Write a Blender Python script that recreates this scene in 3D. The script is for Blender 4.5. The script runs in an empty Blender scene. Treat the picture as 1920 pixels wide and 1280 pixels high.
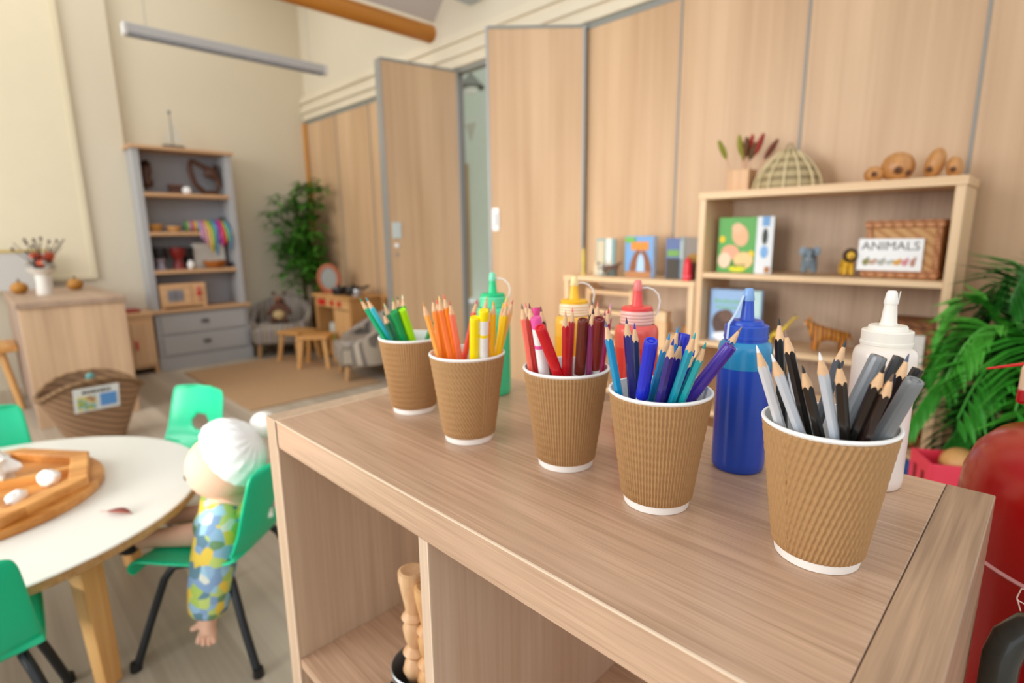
import bpy, bmesh, math, random
from mathutils import Vector, Matrix, noise
random.seed(7)
R = math.radians
PI = math.pi
sc = bpy.context.scene
COL = sc.collection

# ------------------------------------------------------------------ camera
cam = bpy.data.cameras.new('camera')
cam_ob = bpy.data.objects.new('camera', cam)
COL.objects.link(cam_ob)
cam.sensor_width = 36.0
cam.lens = 19.21
cam.clip_start = 0.02
yaw, pit, rol = R(-45.17), R(11.0), R(-0.77)
fw = Vector((math.sin(yaw)*math.cos(pit), math.cos(yaw)*math.cos(pit), -math.sin(pit)))
rt = Vector((math.cos(yaw), -math.sin(yaw), 0)); up = rt.cross(fw)
rt2 = math.cos(rol)*rt + math.sin(rol)*up
up2 = -math.sin(rol)*rt + math.cos(rol)*up
cam_ob.matrix_world = Matrix(((rt2.x, up2.x, -fw.x, 0), (rt2.y, up2.y, -fw.y, 0), (rt2.z, up2.z, -fw.z, 1.02), (0, 0, 0, 1)))
cam.dof.use_dof = True
cam.dof.focus_distance = 0.45
cam.dof.aperture_fstop = 4.2
sc.camera = cam_ob

# ------------------------------------------------------------------ light
w = bpy.data.worlds.new('world'); sc.world = w; w.use_nodes = True
bg = w.node_tree.nodes['Background']
bg.inputs[0].default_value = (0.93, 0.96, 1.0, 1); bg.inputs[1].default_value = 0.85

def area(name, loc, target, sx, sy, power, color=(1, 1, 1), spread=PI):
    l = bpy.data.lights.new(name, 'AREA'); l.shape = 'RECTANGLE'; l.size = sx; l.size_y = sy
    l.energy = power; l.color = color; l.spread = spread
    o = bpy.data.objects.new(name, l); COL.objects.link(o); o.location = loc
    d = Vector(target) - Vector(loc); o.rotation_euler = d.to_track_quat('-Z', 'Y').to_euler()
    return o
area('window_light', (-2.8, -2.6, 2.1), (-1.6, 1.5, 0.8), 3.2, 1.8, 92, (1.0, 0.99, 0.97))
area('window_light', (2.2, -1.4, 2.0), (-1.2, 1.6, 0.8), 2.0, 1.6, 9, (1.0, 0.98, 0.96))
area('rooflight', (-4.4, 0.8, 3.25), (-4.4, 0.9, 0), 1.0, 2.2, 10, (0.97, 1.0, 0.98))
area('low_sun_glow', (-1.0, -2.3, 0.95), (-1.95, 2.2, 0.75), .7, .7, 5.5, (1.0, 0.97, 0.93), R(42))
area('far_room_area_light', (-3.8, 4.6, 2.6), (-4.6, 4.6, 0.8), 1.6, 1.2, 24, (0.9, 0.97, 1.0))  # area light high in the room beyond the opening, aimed down

sc.view_settings.view_transform = 'Standard'
sc.view_settings.look = 'None'
sc.view_settings.gamma = 1.0
sc.view_settings.use_curve_mapping = False
sc.view_settings.exposure = 0.38
sc.cycles.use_denoising = True
sc.cycles.max_bounces = 8
sc.cycles.diffuse_bounces = 5
sc.cycles.caustics_reflective = False
sc.cycles.caustics_refractive = False

# ------------------------------------------------------------------ materials
def lin(h):
    if isinstance(h, str):
        c = [int(h[i:i+2], 16)/255 for i in (0, 2, 4)]
    else:
        c = [v/255 for v in h]
    return tuple(v/12.92 if v <= .04045 else ((v+.055)/1.055)**2.4 for v in c) + (1,)
MATS = {}
def mat(h, rough=.5, metal=0, var=.0, scale=8, name=None, bump=0, coat=0, sss=0, alpha=1, trans=0, stretch=(1, 1, 1)):
    key = ('m', h, rough, metal, var, scale, bump, coat, sss, trans, stretch)
    if key in MATS: return MATS[key]
    m = bpy.data.materials.new(name or 'surface_' + (h if isinstance(h, str) else 'c')); m.use_nodes = True
    nt = m.node_tree; b = nt.nodes['Principled BSDF']
    b.inputs['Roughness'].default_value = rough; b.inputs['Metallic'].default_value = metal
    b.inputs['Coat Weight'].default_value = coat
    b.inputs['Transmission Weight'].default_value = trans
    if sss: b.inputs['Subsurface Weight'].default_value = sss; b.inputs['Subsurface Scale'].default_value = .01
    tc = nt.nodes.new('ShaderNodeTexCoord'); mp = nt.nodes.new('ShaderNodeMapping')
    mp.inputs['Scale'].default_value = stretch
    nz = nt.nodes.new('ShaderNodeTexNoise'); nz.inputs['Scale'].default_value = scale; nz.inputs['Detail'].default_value = 4
    nt.links.new(tc.outputs['Object'], mp.inputs[0]); nt.links.new(mp.outputs[0], nz.inputs['Vector'])
    mx = nt.nodes.new('ShaderNodeMix'); mx.data_type = 'RGBA'
    c = lin(h); v = var if var else .03
    mx.inputs[6].default_value = tuple(x*(1-v) for x in c[:3]) + (1,)
    mx.inputs[7].default_value = tuple(min(1, x*(1+v)) for x in c[:3]) + (1,)
    nt.links.new(nz.outputs['Fac'], mx.inputs[0]); nt.links.new(mx.outputs[2], b.inputs['Base Color'])
    if bump:
        bp = nt.nodes.new('ShaderNodeBump'); bp.inputs['Strength'].default_value = bump; bp.inputs['Distance'].default_value = .002
        nt.links.new(nz.outputs['Fac'], bp.inputs['Height']); nt.links.new(bp.outputs[0], b.inputs['Normal'])
    MATS[key] = m; return m

def wood(light, dark, axis='x', fine=60, rough=.45, band=3.0, plank=0, coat=0, key_seed=0):
    key = ('w', light, dark, axis, fine, rough, band, plank, key_seed)
    if key in MATS: return MATS[key]
    m = bpy.data.materials.new('wood_' + light); m.use_nodes = True
    nt = m.node_tree; N = nt.nodes.new; L = nt.links.new; b = nt.nodes['Principled BSDF']
    b.inputs['Roughness'].default_value = rough; b.inputs['Coat Weight'].default_value = coat
    tc = N('ShaderNodeTexCoord')
    def nz(sc_, k, det, seed, distort=0):
        mp = N('ShaderNodeMapping'); s = [sc_]*3; s['xyz'.index(axis)] = sc_*k
        mp.inputs['Scale'].default_value = s; mp.inputs['Location'].default_value = (seed*3.1 + key_seed, seed*1.7, seed*2.3)
        n = N('ShaderNodeTexNoise'); n.inputs['Scale'].default_value = 1; n.inputs['Detail'].default_value = det
        n.inputs['Distortion'].default_value = distort
        L(tc.outputs['Object'], mp.inputs[0]); L(mp.outputs[0], n.inputs['Vector']); return n
    n1 = nz(band, .12, 3, 1, 1.2); n2 = nz(fine, .03, 3, 2, .4); n3 = nz(fine*3.2, .02, 2, 3)
    a1 = N('ShaderNodeMath'); a1.operation = 'MULTIPLY'; a1.inputs[1].default_value = .95
    a2 = N('ShaderNodeMath'); a2.operation = 'MULTIPLY_ADD'; a2.inputs[1].default_value = .75
    a3 = N('ShaderNodeMath'); a3.operation = 'MULTIPLY_ADD'; a3.inputs[1].default_value = .55
    L(n1.outputs['Fac'], a1.inputs[0]); L(n2.outputs['Fac'], a2.inputs[0]); L(a1.outputs[0], a2.inputs[2])
    L(n3.outputs['Fac'], a3.inputs[0]); L(a2.outputs[0], a3.inputs[2])
    last = a3.outputs[0]
    if plank:
        sp = N('ShaderNodeSeparateXYZ'); L(tc.outputs['Object'], sp.inputs[0])
        pa = {'x': 1, 'y': 0, 'z': 1}[axis] if plank > 0 else {'x': 2, 'y': 2, 'z': 0}[axis]
        q = N('ShaderNodeMath'); q.operation = 'MULTIPLY'; q.inputs[1].default_value = 1/abs(plank)
        fl = N('ShaderNodeMath'); fl.operation = 'FLOOR'; wn = N('ShaderNodeTexWhiteNoise'); wn.noise_dimensions = '1D'
        L(sp.outputs[pa], q.inputs[0]); L(q.outputs[0], fl.inputs[0]); L(fl.outputs[0], wn.inputs['W'])
        ad = N('ShaderNodeMath'); ad.operation = 'MULTIPLY_ADD'; ad.inputs[1].default_value = .45
        L(wn.outputs['Value'], ad.inputs[0]); L(last, ad.inputs[2])
        sb = N('ShaderNodeMath'); sb.operation = 'SUBTRACT'; sb.inputs[1].default_value = .22; L(ad.outputs[0], sb.inputs[0]); last = sb.outputs[0]
    cr = N('ShaderNodeValToRGB'); cr.color_ramp.elements[0].position = .72; cr.color_ramp.elements[1].position = 1.42
    cr.color_ramp.elements[0].color = lin(dark); cr.color_ramp.elements[1].color = lin(light)
    mr = N('ShaderNodeMapRange'); mr.inputs[1].default_value = .78; mr.inputs[2].default_value = 1.42
    cr.color_ramp.elements[0].position = 0; cr.color_ramp.elements[1].position = 1
    L(last, mr.inputs[0]); L(mr.outputs[0], cr.inputs[0]); L(cr.outputs[0], b.inputs['Base Color'])
    bp = N('ShaderNodeBump'); bp.inputs['Strength'].default_value = .12; bp.inputs['Distance'].default_value = .0006
    L(n3.outputs['Fac'], bp.inputs['Height']); L(bp.outputs[0], b.inputs['Normal'])
    MATS[key] = m; return m

def weave(a, bcol, su=60, sv=60, rough=.7):
    key = ('weave', a, bcol, su, sv)
    if key in MATS: return MATS[key]
    m = bpy.data.materials.new('wicker_' + a); m.use_nodes = True
    nt = m.node_tree; N = nt.nodes.new; L = nt.links.new; b = nt.nodes['Principled BSDF']; b.inputs['Roughness'].default_value = rough
    tc = N('ShaderNodeTexCoord'); mp = N('ShaderNodeMapping'); mp.inputs['Scale'].default_value = (su/8, su/8, sv/8)
    ck = N('ShaderNodeTexWave'); ck.bands_direction = 'Z'; ck.inputs['Scale'].default_value = 1; ck.inputs['Distortion'].default_value = .35
    ck2 = N('ShaderNodeTexWave'); ck2.bands_direction = 'DIAGONAL'; ck2.inputs['Scale'].default_value = .45
    L(tc.outputs['Object'], mp.inputs[0]); L(mp.outputs[0], ck.inputs['Vector']); L(mp.outputs[0], ck2.inputs['Vector'])
    ml = N('ShaderNodeMath'); ml.operation = 'MULTIPLY'; L(ck.outputs['Fac'], ml.inputs[0]); L(ck2.outputs['Fac'], ml.inputs[1])
    cr = N('ShaderNodeValToRGB'); cr.color_ramp.elements[0].color = lin(bcol); cr.color_ramp.elements[1].color = lin(a); cr.color_ramp.elements[1].position = .5
    L(ml.outputs[0], cr.inputs[0]); L(cr.outputs[0], b.inputs['Base Color'])
    bp = N('ShaderNodeBump'); bp.inputs['Strength'].default_value = .6; bp.inputs['Distance'].default_value = .004
    L(ml.outputs[0], bp.inputs['Height']); L(bp.outputs[0], b.inputs['Normal'])
    MATS[key] = m; return m

def ramp_mat(name, cols, kind='voronoi', scale=30, rough=.75, axis=0, width=.02):
    """patchwork (voronoi cells) or stripes in fixed colours"""
    key = ('r', name)
    if key in MATS: return MATS[key]
    m = bpy.data.materials.new(name); m.use_nodes = True
    nt = m.node_tree; N = nt.nodes.new; L = nt.links.new; b = nt.nodes['Principled BSDF']; b.inputs['Roughness'].default_value = rough
    tc = N('ShaderNodeTexCoord')
    cr = N('ShaderNodeValToRGB'); cr.color_ramp.interpolation = 'CONSTANT'
    while len(cr.color_ramp.elements) < len(cols): cr.color_ramp.elements.new(1)
    for i, c in enumerate(cols):
        cr.color_ramp.elements[i].position = i/len(cols); cr.color_ramp.elements[i].color = lin(c)
    if kind == 'voronoi':
        v = N('ShaderNodeTexVoronoi'); v.inputs['Scale'].default_value = scale
        sp = N('ShaderNodeSeparateColor'); L(tc.outputs['Object'], v.inputs['Vector']); L(v.outputs['Color'], sp.inputs[0]); L(sp.outputs[0], cr.inputs[0])
    elif kind == 'stripe':
        sp = N('ShaderNodeSeparateXYZ'); L(tc.outputs['Object'], sp.inputs[0])
        d = N('ShaderNodeMath'); d.operation = 'DIVIDE'; d.inputs[1].default_value = width; L(sp.outputs[axis], d.inputs[0])
        fr = N('ShaderNodeMath'); fr.operation = 'FRACT'; L(d.outputs[0], fr.inputs[0]); L(fr.outputs[0], cr.inputs[0])
    elif kind == 'noise':
        v = N('ShaderNodeTexNoise'); v.inputs['Scale'].default_value = scale; v.inputs['Detail'].default_value = 2
        mr = N('ShaderNodeMapRange'); mr.inputs[1].default_value = .3; mr.inputs[2].default_value = .7
        L(tc.outputs['Object'], v.inputs['Vector']); L(v.outputs['Fac'], mr.inputs[0]); L(mr.outputs[0], cr.inputs[0])
    L(cr.outputs[0], b.inputs['Base Color'])
    MATS[key] = m; return m

# ------------------------------------------------------------------ mesh builder
class MB:
    def __init__(s): s.v = []; s.f = []; s.sm = []
    def add(s, vs, fs, smooth=False, M=None):
        o = len(s.v)
        s.v += [tuple(M @ Vector(p)) if M else tuple(p) for p in vs]
        s.f += [tuple(i+o for i in f) for f in fs]; s.sm += [smooth]*len(fs); return s
    def box(s, c, d, rz=0, M=None, bev=0):
        x, y, z = [v/2 for v in d]
        T = Matrix.Translation(Vector(c)) @ Matrix.Rotation(rz, 4, 'Z')
        if M: T = M @ T
        if bev:
            b = min(bev, x*.9, y*.9, z*.9); bm = bmesh.new()
            bmesh.ops.create_cube(bm, size=1); bmesh.ops.scale(bm, vec=d, verts=bm.verts)
            bmesh.ops.bevel(bm, geom=list(bm.edges), offset=b, segments=2, affect='EDGES', profile=.5)
            bm.verts.index_update(); s.add([v.co for v in bm.verts], [[v.index for v in f.verts] for f in bm.faces], False, T); bm.free(); return s
        vs = [(sx*x, sy*y, sz*z) for sx in (-1, 1) for sy in (-1, 1) for sz in (-1, 1)]
        return s.add(vs, [(0, 1, 3, 2), (4, 6, 7, 5), (0, 4, 5, 1), (2, 3, 7, 6), (0, 2, 6, 4), (1, 5, 7, 3)], False, T)
    def bb(s, x0, x1, y0, y1, z0, z1, bev=0): return s.box(((x0+x1)/2, (y0+y1)/2, (z0+z1)/2), (x1-x0, y1-y0, z1-z0), bev=bev)
    def lathe(s, prof, c=(0, 0, 0), n=32, M=None, smooth=True, cap0=False, cap1=False):
        vs = []; fs = []
        for (r, z) in prof:
            for i in range(n):
                a = 2*PI*i/n; vs.append((c[0]+r*math.cos(a), c[1]+r*math.sin(a), c[2]+z))
        for j in range(len(prof)-1):
            for i in range(n):
                k = (i+1) % n; fs.append((j*n+i, j*n+k, (j+1)*n+k, (j+1)*n+i))
        if cap0: fs.append(tuple(reversed(range(n))))
        if cap1: fs.append(tuple((len(prof)-1)*n+i for i in range(n)))
        return s.add(vs, fs, smooth, M)
    def tube(s, pts, rad, n=12, caps=True, smooth=True, flat=1):
        pts = [Vector(p) for p in pts]; m = len(pts)
        rs = rad if isinstance(rad, (list, tuple)) else [rad]*m
        vs = []; fs = []; prev = None
        for j, p in enumerate(pts):
            t = (pts[min(j+1, m-1)] - pts[max(j-1, 0)]).normalized()
            if prev is None:
                a = Vector((0, 0, 1)) if abs(t.z) < .9 else Vector((1, 0, 0)); u = t.cross(a).normalized()
            else: u = (prev - t*prev.dot(t)).normalized()
            prev = u; v = t.cross(u)
            for i in range(n):
                a = 2*PI*i/n; vs.append(p + u*rs[j]*math.cos(a) + v*rs[j]*math.sin(a)*flat)
        for j in range(m-1):
            for i in range(n):
                k = (i+1) % n; fs.append((j*n+i, j*n+k, (j+1)*n+k, (j+1)*n+i))
        if caps: fs.append(tuple(reversed(range(n)))); fs.append(tuple((m-1)*n+i for i in range(n)))
        return s.add(vs, fs, smooth)
    def ell(s, c, r, n=20, m=12, M=None, fn=None):
        vs = []; fs = []
        for j in range(m+1):
            ph = PI*j/m
            for i in range(n):
                a = 2*PI*i/n; d = Vector((math.sin(ph)*math.cos(a), math.sin(ph)*math.sin(a), math.cos(ph)))
                k = fn(d) if fn else 1
                vs.append(Vector((c[0]+d.x*r[0]*k, c[1]+d.y*r[1]*k, c[2]+d.z*r[2]*k)))
        for j in range(m):
            for i in range(n):
                k = (i+1) % n; fs.append((j*n+i, (j+1)*n+i, (j+1)*n+k, j*n+k))
        return s.add(vs, fs, True, M)
    def prism(s, poly, z0, z1, M=None, smooth=False):
        n = len(poly); vs = [(x, y, z0) for x, y in poly] + [(x, y, z1) for x, y in poly]
        fs = [tuple(reversed(range(n))), tuple(range(n, 2*n))] + [(i, (i+1) % n, n+(i+1) % n, n+i) for i in range(n)]
        return s.add(vs, fs, smooth, M)
    def build(s, name, material, parent=None, loc=None, bevel=0, clean=False, sub=0):
        me = bpy.data.meshes.new(name)
        if loc is not None:
            L0 = Vector(loc); me.from_pydata([tuple(Vector(v)-L0) for v in s.v], [], s.f)
        else: me.from_pydata([tuple(v) for v in s.v], [], s.f)
        me.polygons.foreach_set('use_smooth', s.sm)
        bm = bmesh.new(); bm.from_mesh(me); bmesh.ops.remove_doubles(bm, verts=bm.verts, dist=1e-6)
        bmesh.ops.recalc_face_normals(bm, faces=bm.faces)
        for e in bm.edges:
            if len(e.link_faces) == 2 and e.calc_face_angle(0) > R(38): e.smooth = False
        bm.to_mesh(me); bm.free()
        me.materials.append(material)
        o = bpy.data.objects.new(name, me); COL.objects.link(o)
        if loc is not None: o.location = loc
        if parent: o.parent = parent
        if bevel:
            b = o.modifiers.new('bevel', 'BEVEL'); b.width = bevel; b.segments = 2; b.limit_method = 'ANGLE'
        if sub:
            b = o.modifiers.new('sub', 'SUBSURF'); b.levels = sub; b.render_levels = sub
        return o

def tag(o, label=None, cat=None, group=None, kind=None):
    if label: o['label'] = label
    if cat: o['category'] = cat
    if group: o['group'] = group
    if kind: o['kind'] = kind
    return o
def thing(name, label, cat, loc=(0, 0, 0), rz=0, group=None):
    o = bpy.data.objects.new(name, None); o.empty_display_size = .05; COL.objects.link(o)
    o.location = loc; o.rotation_euler = (0, 0, rz); return tag(o, label, cat, group)
def copy_tree(o, parent=None):
    c = o.copy(); COL.objects.link(c)
    if parent: c.parent = parent
    for ch in list(o.children):
        copy_tree(ch, c)
    return c
def struct(name, mb, m, **k):
    return tag(mb.build(name, m, **k), kind='structure')
def axisM(p0, p1):
    d = Vector(p1) - Vector(p0); q = d.to_track_quat('Z', 'X')
    return Matrix.Translation(Vector(p0)) @ q.to_matrix().to_4x4(), d.length

# ------------------------------------------------------------------ palette
OAK_X = wood('D4B092', 'A28064', 'x', fine=190, band=9, rough=.33)
OAK_Y = wood('C2A080', '8E725A', 'y', fine=150, band=12, rough=.4, key_seed=5)
OAK_Z = wood('E0C8AE', 'C8A98C', 'z', fine=70, band=7, rough=.5, plank=.0, key_seed=2)
OAK_ZP = wood('DCC2A4', 'BEA286', 'z', fine=70, band=5, rough=.5, plank=.13, key_seed=4)
EDGE = mat('E8CFB2', .5, var=.05)
MAPLE = wood('D0AE88', 'B8946E', 'z', fine=12, band=3, rough=.42)
BEECH_X = wood('E8C9A0', 'D3AC80', 'x', fine=40, band=6, rough=.45)
BEECH_Z = wood('E8CAA2', 'D3AC80', 'z', fine=40, band=6, rough=.45)
BACKB = wood('BFA58C', 'A58B73', 'z', fine=30, band=5, rough=.6)
CREAM = mat('D8CEB8', .8, var=.02, scale=2)
WHITEP = mat('F4F3EE', .55, var=.02)
ALU = mat('A9A8A4', .4, metal=.6)
BLACK = mat('141414', .45)
PINE = wood('E6B878', 'C98E4C', 'z', fine=50, band=8, rough=.4)
PINE_X = wood('E0AC68', 'BD8040', 'x', fine=50, band=10, rough=.4)
TRACE = None
# ================================================================== setting
WY = 2.48          # partition wall plane
WX = -5.20         # left wall plane
struct('floor', MB().bb(-6.5, 4, -3, 8, -.05, 0), wood('C6BAA8', 'A09280', 'x', fine=14, band=2.2, rough=.45, plank=.18))
struct('wall_left', MB().bb(WX-.1, WX, 1.0, WY+.1, 0, 4.2).bb(WX-.1, WX+.06, -3, 1.0, 0, 4.2), CREAM)
# partition wall: bulkhead above the folding panels, wall beyond
struct('wall_back', MB().bb(WX, 4, WY, WY+.1, 2.30, 4.4), CREAM)
rail = MB()
rail.bb(WX, 4, WY-.03, WY+.08, 2.09, 2.30)
rail.bb(WX, 4, WY-.05, WY-.03, 2.235, 2.27).bb(WX, 4, WY-.05, WY-.03, 2.15, 2.195)
struct('trim_1', rail, mat('DDD2BA', .6), bevel=.006)
struct('trim_2', MB().bb(WX, 4, WY-.01, WY+.05, 2.065, 2.09), mat('8E9088', .5))
struct('trim_3', MB().bb(WX+.0, WX+.05, WY-.04, WY+.05, 0, 2.065), wood('D79A45', 'B87628', 'z', fine=30, rough=.4))
# folding panels
def fold_panel(x0, y0, x1, y1, label, side=1, extras=None):
    t = thing('folding_partition_panel', label, 'partition panel', (x0, y0, .01), math.atan2(y1-y0, x1-x0), 'maple folding partition panels')
    L = math.hypot(x1-x0, y1-y0)
    e = .012 if side > 1 else .005
    MB().bb(e, L-e, -.03, .03, .02, 2.045).build('panel', MAPLE, t)
    for a, b in ((0, e), (L-e, L)):
        MB().bb(a, b, -.034, .034, .0, 2.055).build('edge_trim', ALU if side > 1 else mat('8C8880', .5), t)
    MB().bb(.012, L-.012, -.033, .033, 2.045, 2.06).build('top_trim', mat('8A8B84', .5), t)
    return t, L
pw = .5455
lb = ['far-left flat maple partition panel beside the orange corner post', 'second flat maple partition panel behind the bamboo plant',
      'flat maple partition panel above the play stove', 'flat maple partition panel beside the left swung-out panel']
for i in range(4):
    xa = WX+.05 + i*((-2.965 - (WX+.05))/4); xb = WX+.05 + (i+1)*((-2.965 - (WX+.05))/4)
    fold_panel(xa, WY+.01, xb, WY+.01, lb[i])
xs = [-1.90, -1.357, -.816, -.271, .27, .81]
lb = ['flat maple partition panel rising behind the low bookcase', 'flat maple partition panel behind the left half of the tall bookcase',
      'flat maple partition panel behind the right half of the tall bookcase', 'flat maple partition panel behind the palm', 'partition panel at the far right edge']
for i in range(4): fold_panel(xs[i], WY+.01, xs[i+1], WY+.01, lb[i])
p1, L1 = fold_panel(-2.955, WY-.03, -3.055, 1.925, 'left swung-out maple panel with a metal lock plate', 2)
MB().bb(L1-.09, L1-.03, .03, .037, 1.0, 1.10, bev=.002).build('lock_plate', mat('C9D2CC', .35, metal=.4), p1)
MB().lathe([(0, .0), (.013, 0), (.013, .012), (0, .014)], M=Matrix.Translation((L1-.055, .03, .955)) @ Matrix.Rotation(-PI/2, 4, 'X')).build('lock_knob', mat('E8EAE8', .3), p1)
MB().lathe([(0, .0), (.009, 0), (.009, .008), (0, .01)], M=Matrix.Translation((L1-.055, .03, .90)) @ Matrix.Rotation(-PI/2, 4, 'X')).build('keyhole', mat('8C8A86', .4), p1)
p2, L2 = fold_panel(-1.90, WY-.03, -2.262, 2.085, 'right swung-out maple panel with a white pull handle', 2)
MB().bb(L2-.055, L2-.018, .03, .038, 1.035, 1.155, bev=.004).build('pull_plate', WHITEP, p2)
MB().bb(L2-.046, L2-.03, .036, .040, 1.06, 1.13, bev=.002).build('pull_recess', mat('B9BEC4', .5), p2)
# ceiling: slope rising from the purlin, flat part above the far wall
cs = MB(); bx, bz = -3.20, 2.43
cs.add([(bx, -3, bz), (bx, WY+.1, bz), (-1.3, WY+.1, bz+1.85), (-1.3, -3, bz+1.85)], [(0, 1, 2, 3)])
cs.add([(bx, -3, bz+.05), (bx, WY+.1, bz+.05), (-1.3, WY+.1, bz+1.9), (-1.3, -3, bz+1.9)], [(0, 1, 2, 3)])
struct('ceiling', cs, mat('CFC8C4', .8))
struct('ceiling_left', MB().bb(WX-.1, -3.1, -3, WY+.1, 3.55, 3.6), mat('E6E2D6', .8))
bm_ = MB().tube([(-3.235, -2.5, 2.365), (-3.235, WY, 2.365)], .056, 24).build('roof_beam', wood('D08A34', 'A8641C', 'y', fine=30, rough=.4))
tag(bm_, kind='structure')
# cream board on the left wall
t = thing('wall_board', 'large plain cream board on the left wall above the cabinet', 'board', (WX+.06, .05, 1.7))
MB().bb(0, .02, -1.2, .63, -.93, 1.6).build('panel', mat('E6DCC0', .75), t)
MB().bb(0, .03, .63, .66, -.96, 1.6).bb(0, .03, -1.2, .63, -.96, -.93).build('frame', mat('DDD3B6', .6), t)
# linear light
t = thing('linear_light', 'long slim grey strip light hanging from the ceiling at upper left', 'ceiling light', (-4.0, 1.47, 2.2))
MB().bb(-.03, .03, -.62, .62, 0, .05, bev=.006).build('housing', mat('C4C6C8', .5), t)
lv = MB()
for k in range(24): lv.bb(-.024, .024, -.6+k*.0522, -.595+k*.0522, -.012, 0)
lv.bb(-.027, -.023, -.61, .61, -.014, 0).bb(.023, .027, -.61, .61, -.014, 0).build('louvre', mat('9FA2A8', .5), t)
for y in (-.61, .61): MB().bb(-.032, .032, y-.012, y+.012, -.014, .052, bev=.004).build('end_cap', mat('DADCDC', .5), t)
for y in (-.5, .5): MB().tube([(0, y, .05), (0, y, 1.35)], .002, 6).build('suspension_wire', ALU, t)
t = thing('wall_heater', 'grey fitting high on the wall above the right swung-out panel', 'wall fitting', (-2.72, WY, 2.43))
MB().bb(-.11, .11, -.2, 0, 0, .12, bev=.01).build('housing', mat('B8C4CC', .4), t)
MB().bb(-.10, .10, -.206, -.2, .02, .10).build('grille', mat('8E9AA4', .4), t)
# ---------------- room beyond the opening
struct('wall_far_room', MB().bb(-9, -1.5, 6.0, 6.1, -.05, 4.2), mat('C3CAB8', .8))
struct('wall_far_room_left', MB().bb(-7.6, -7.5, 2.6, 6.0, -.05, 4.2), mat('C3CAB8', .8))
d = MB().bb(-7.05, -6.99, 5.94, 6.0, 0, 2.15)
tag(d.build('door_frame_trim', wood('B89050', '96702F', 'z', fine=20)), kind='structure')
t = thing('bunting', 'faded triangular bunting strung across the room beyond the opening', 'bunting', (-6.6, 5.0, 2.5))
MB().tube([(-1.2, 0, .02), (-.4, 0, -.03), (.3, 0, -.04), (1.4, 0, .02)], .004, 6).build('string', mat('D0CDC0', .8), t)
for k, (x, c) in enumerate([(-.9, 'B08C94'), (-.45, 'C2B8A0'), (.0, '9FA8A0'), (.42, 'B08890'), (.85, 'A9A694')]):
    MB().prism([(-.11, 0), (.11, 0), (0, -.24)], -.002, .002, M=Matrix.Translation((x, 0, -.03)) @ Matrix.Rotation(PI/2, 4, 'X')).build('flag', mat(c, .8), t)
t = thing('pendant_lamp', 'small dark-topped pendant lamp seen through the partition opening', 'pendant lamp', (-5.72, 5.0, 2.9))
MB().lathe([(.02, .18), (.05, .14), (.17, .02), (.18, 0)], n=24).build('lamp_shade', mat('6E6E60', .6), t)
MB().ell((0, 0, -.02), (.1, .1, .06)).build('bulb', mat('D8D8CC', .5), t)
MB().tube([(0, 0, .18), (0, 0, 1.2)], .005, 6).build('cord', BLACK, t)

# ================================================================== rug
o = MB().bb(-4.72, -3.34, 1.10, 2.0, 0, .012).build('floor_rug', mat('B4916C', .9, var=.13, scale=9, stretch=(1, 14, 1)), loc=(-4.0, 1.5, 0), bevel=.004)
tag(o, 'flat woven brown rug on the floor before the armchairs', 'rug')

# ================================================================== shelving unit in front
UX0, UX1, UY0, UY1, UZ = -.785, -.018, .278, .667, .77
t = thing('shelving_unit', 'pale oak cube shelving unit carrying the cups and paint bottles', 'shelving unit', (-.40, .47, 0))
def part(mb, name, m, tt, **k):
    o = mb.build(name, m, tt, **k); L = tt.location; 
    for v in o.data.vertices: v.co = Vector(v.co) - L
    return o
TH = .033
sp_l = part(MB().bb(UX0, UX0+TH, UY0, UY1, .06, UZ, bev=.0012), 'side_panel', OAK_ZP, t)
# the left side's top edge, grain running along it
part(MB().bb(UX1-TH-.004, UX1, UY0, UY1, .06, UZ, bev=.0012), 'side_panel', OAK_Y, t)
part(MB().bb(UX0+TH+.0006, UX1-TH-.0046, UY0+.001, UY1, UZ-.040, UZ-.0004, bev=.001), 'top_panel', OAK_X, t)
part(MB().bb(UX0+TH, UX1-TH-.004, UY0+.001, UY1, .06, .10, bev=.001), 'bottom_panel', OAK_X, t)
part(MB().bb(-.4185, -.4025, UY0+.003, UY1, .10, UZ-.04, bev=.0008), 'divider', OAK_Z, t)
part(MB().bb(UX0+TH, -.4185, UY0+.003, UY1, .371, .386, bev=.0008), 'shelf', OAK_X, t)
part(MB().bb(-.4025, UX1-TH-.004, UY0+.003, UY1, .371, .386, bev=.0008), 'shelf', OAK_X, t)
for a in (UX0+.02, UX1-.03):
    part(MB().bb(a-.02, a+.02, UY0+.03, UY0+.07, 0, .06).bb(a-.02, a+.02, UY1-.07, UY1-.03, 0, .06), 'foot', BLACK, t) if False else None
for a in (UX0+.05, UX1-.05):
    for b in (UY0+.05, UY1-.05):
        part(MB().lathe([(0, 0), (.022, 0), (.025, .03), (.025, .06), (0, .06)], (a, b, 0), 16), 'foot', BLACK, t)
eb = MB().bb(UX0+TH-.001, UX0+TH+.0008, UY0-.0003, UY1, UZ-.04, UZ+.0002)
eb.bb(UX0+TH-.001, UX0+TH+.0008, UY0-.0003, UY0+.002, .06, UZ)
eb.bb(UX0+TH, UX1-TH-.004, UY0+.0004, UY0+.0022, UZ-.0016, UZ+.0001)  # pale strip paints in the bevel highlight along the front top edge
eb.bb(-.4037, -.4022, UY0+.0024, UY0+.0042, .1, UZ-.04)
part(eb, 'joint_highlight_strip', EDGE, t)  # pale joint lines together with the painted front-edge highlight
part(MB().bb(UX1-TH-.0046, UX1-TH-.004, UY0+.001, UY1-.001, UZ-.03, UZ-.0009), 'joint_gap', mat('5A4634', .8), t)

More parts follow.
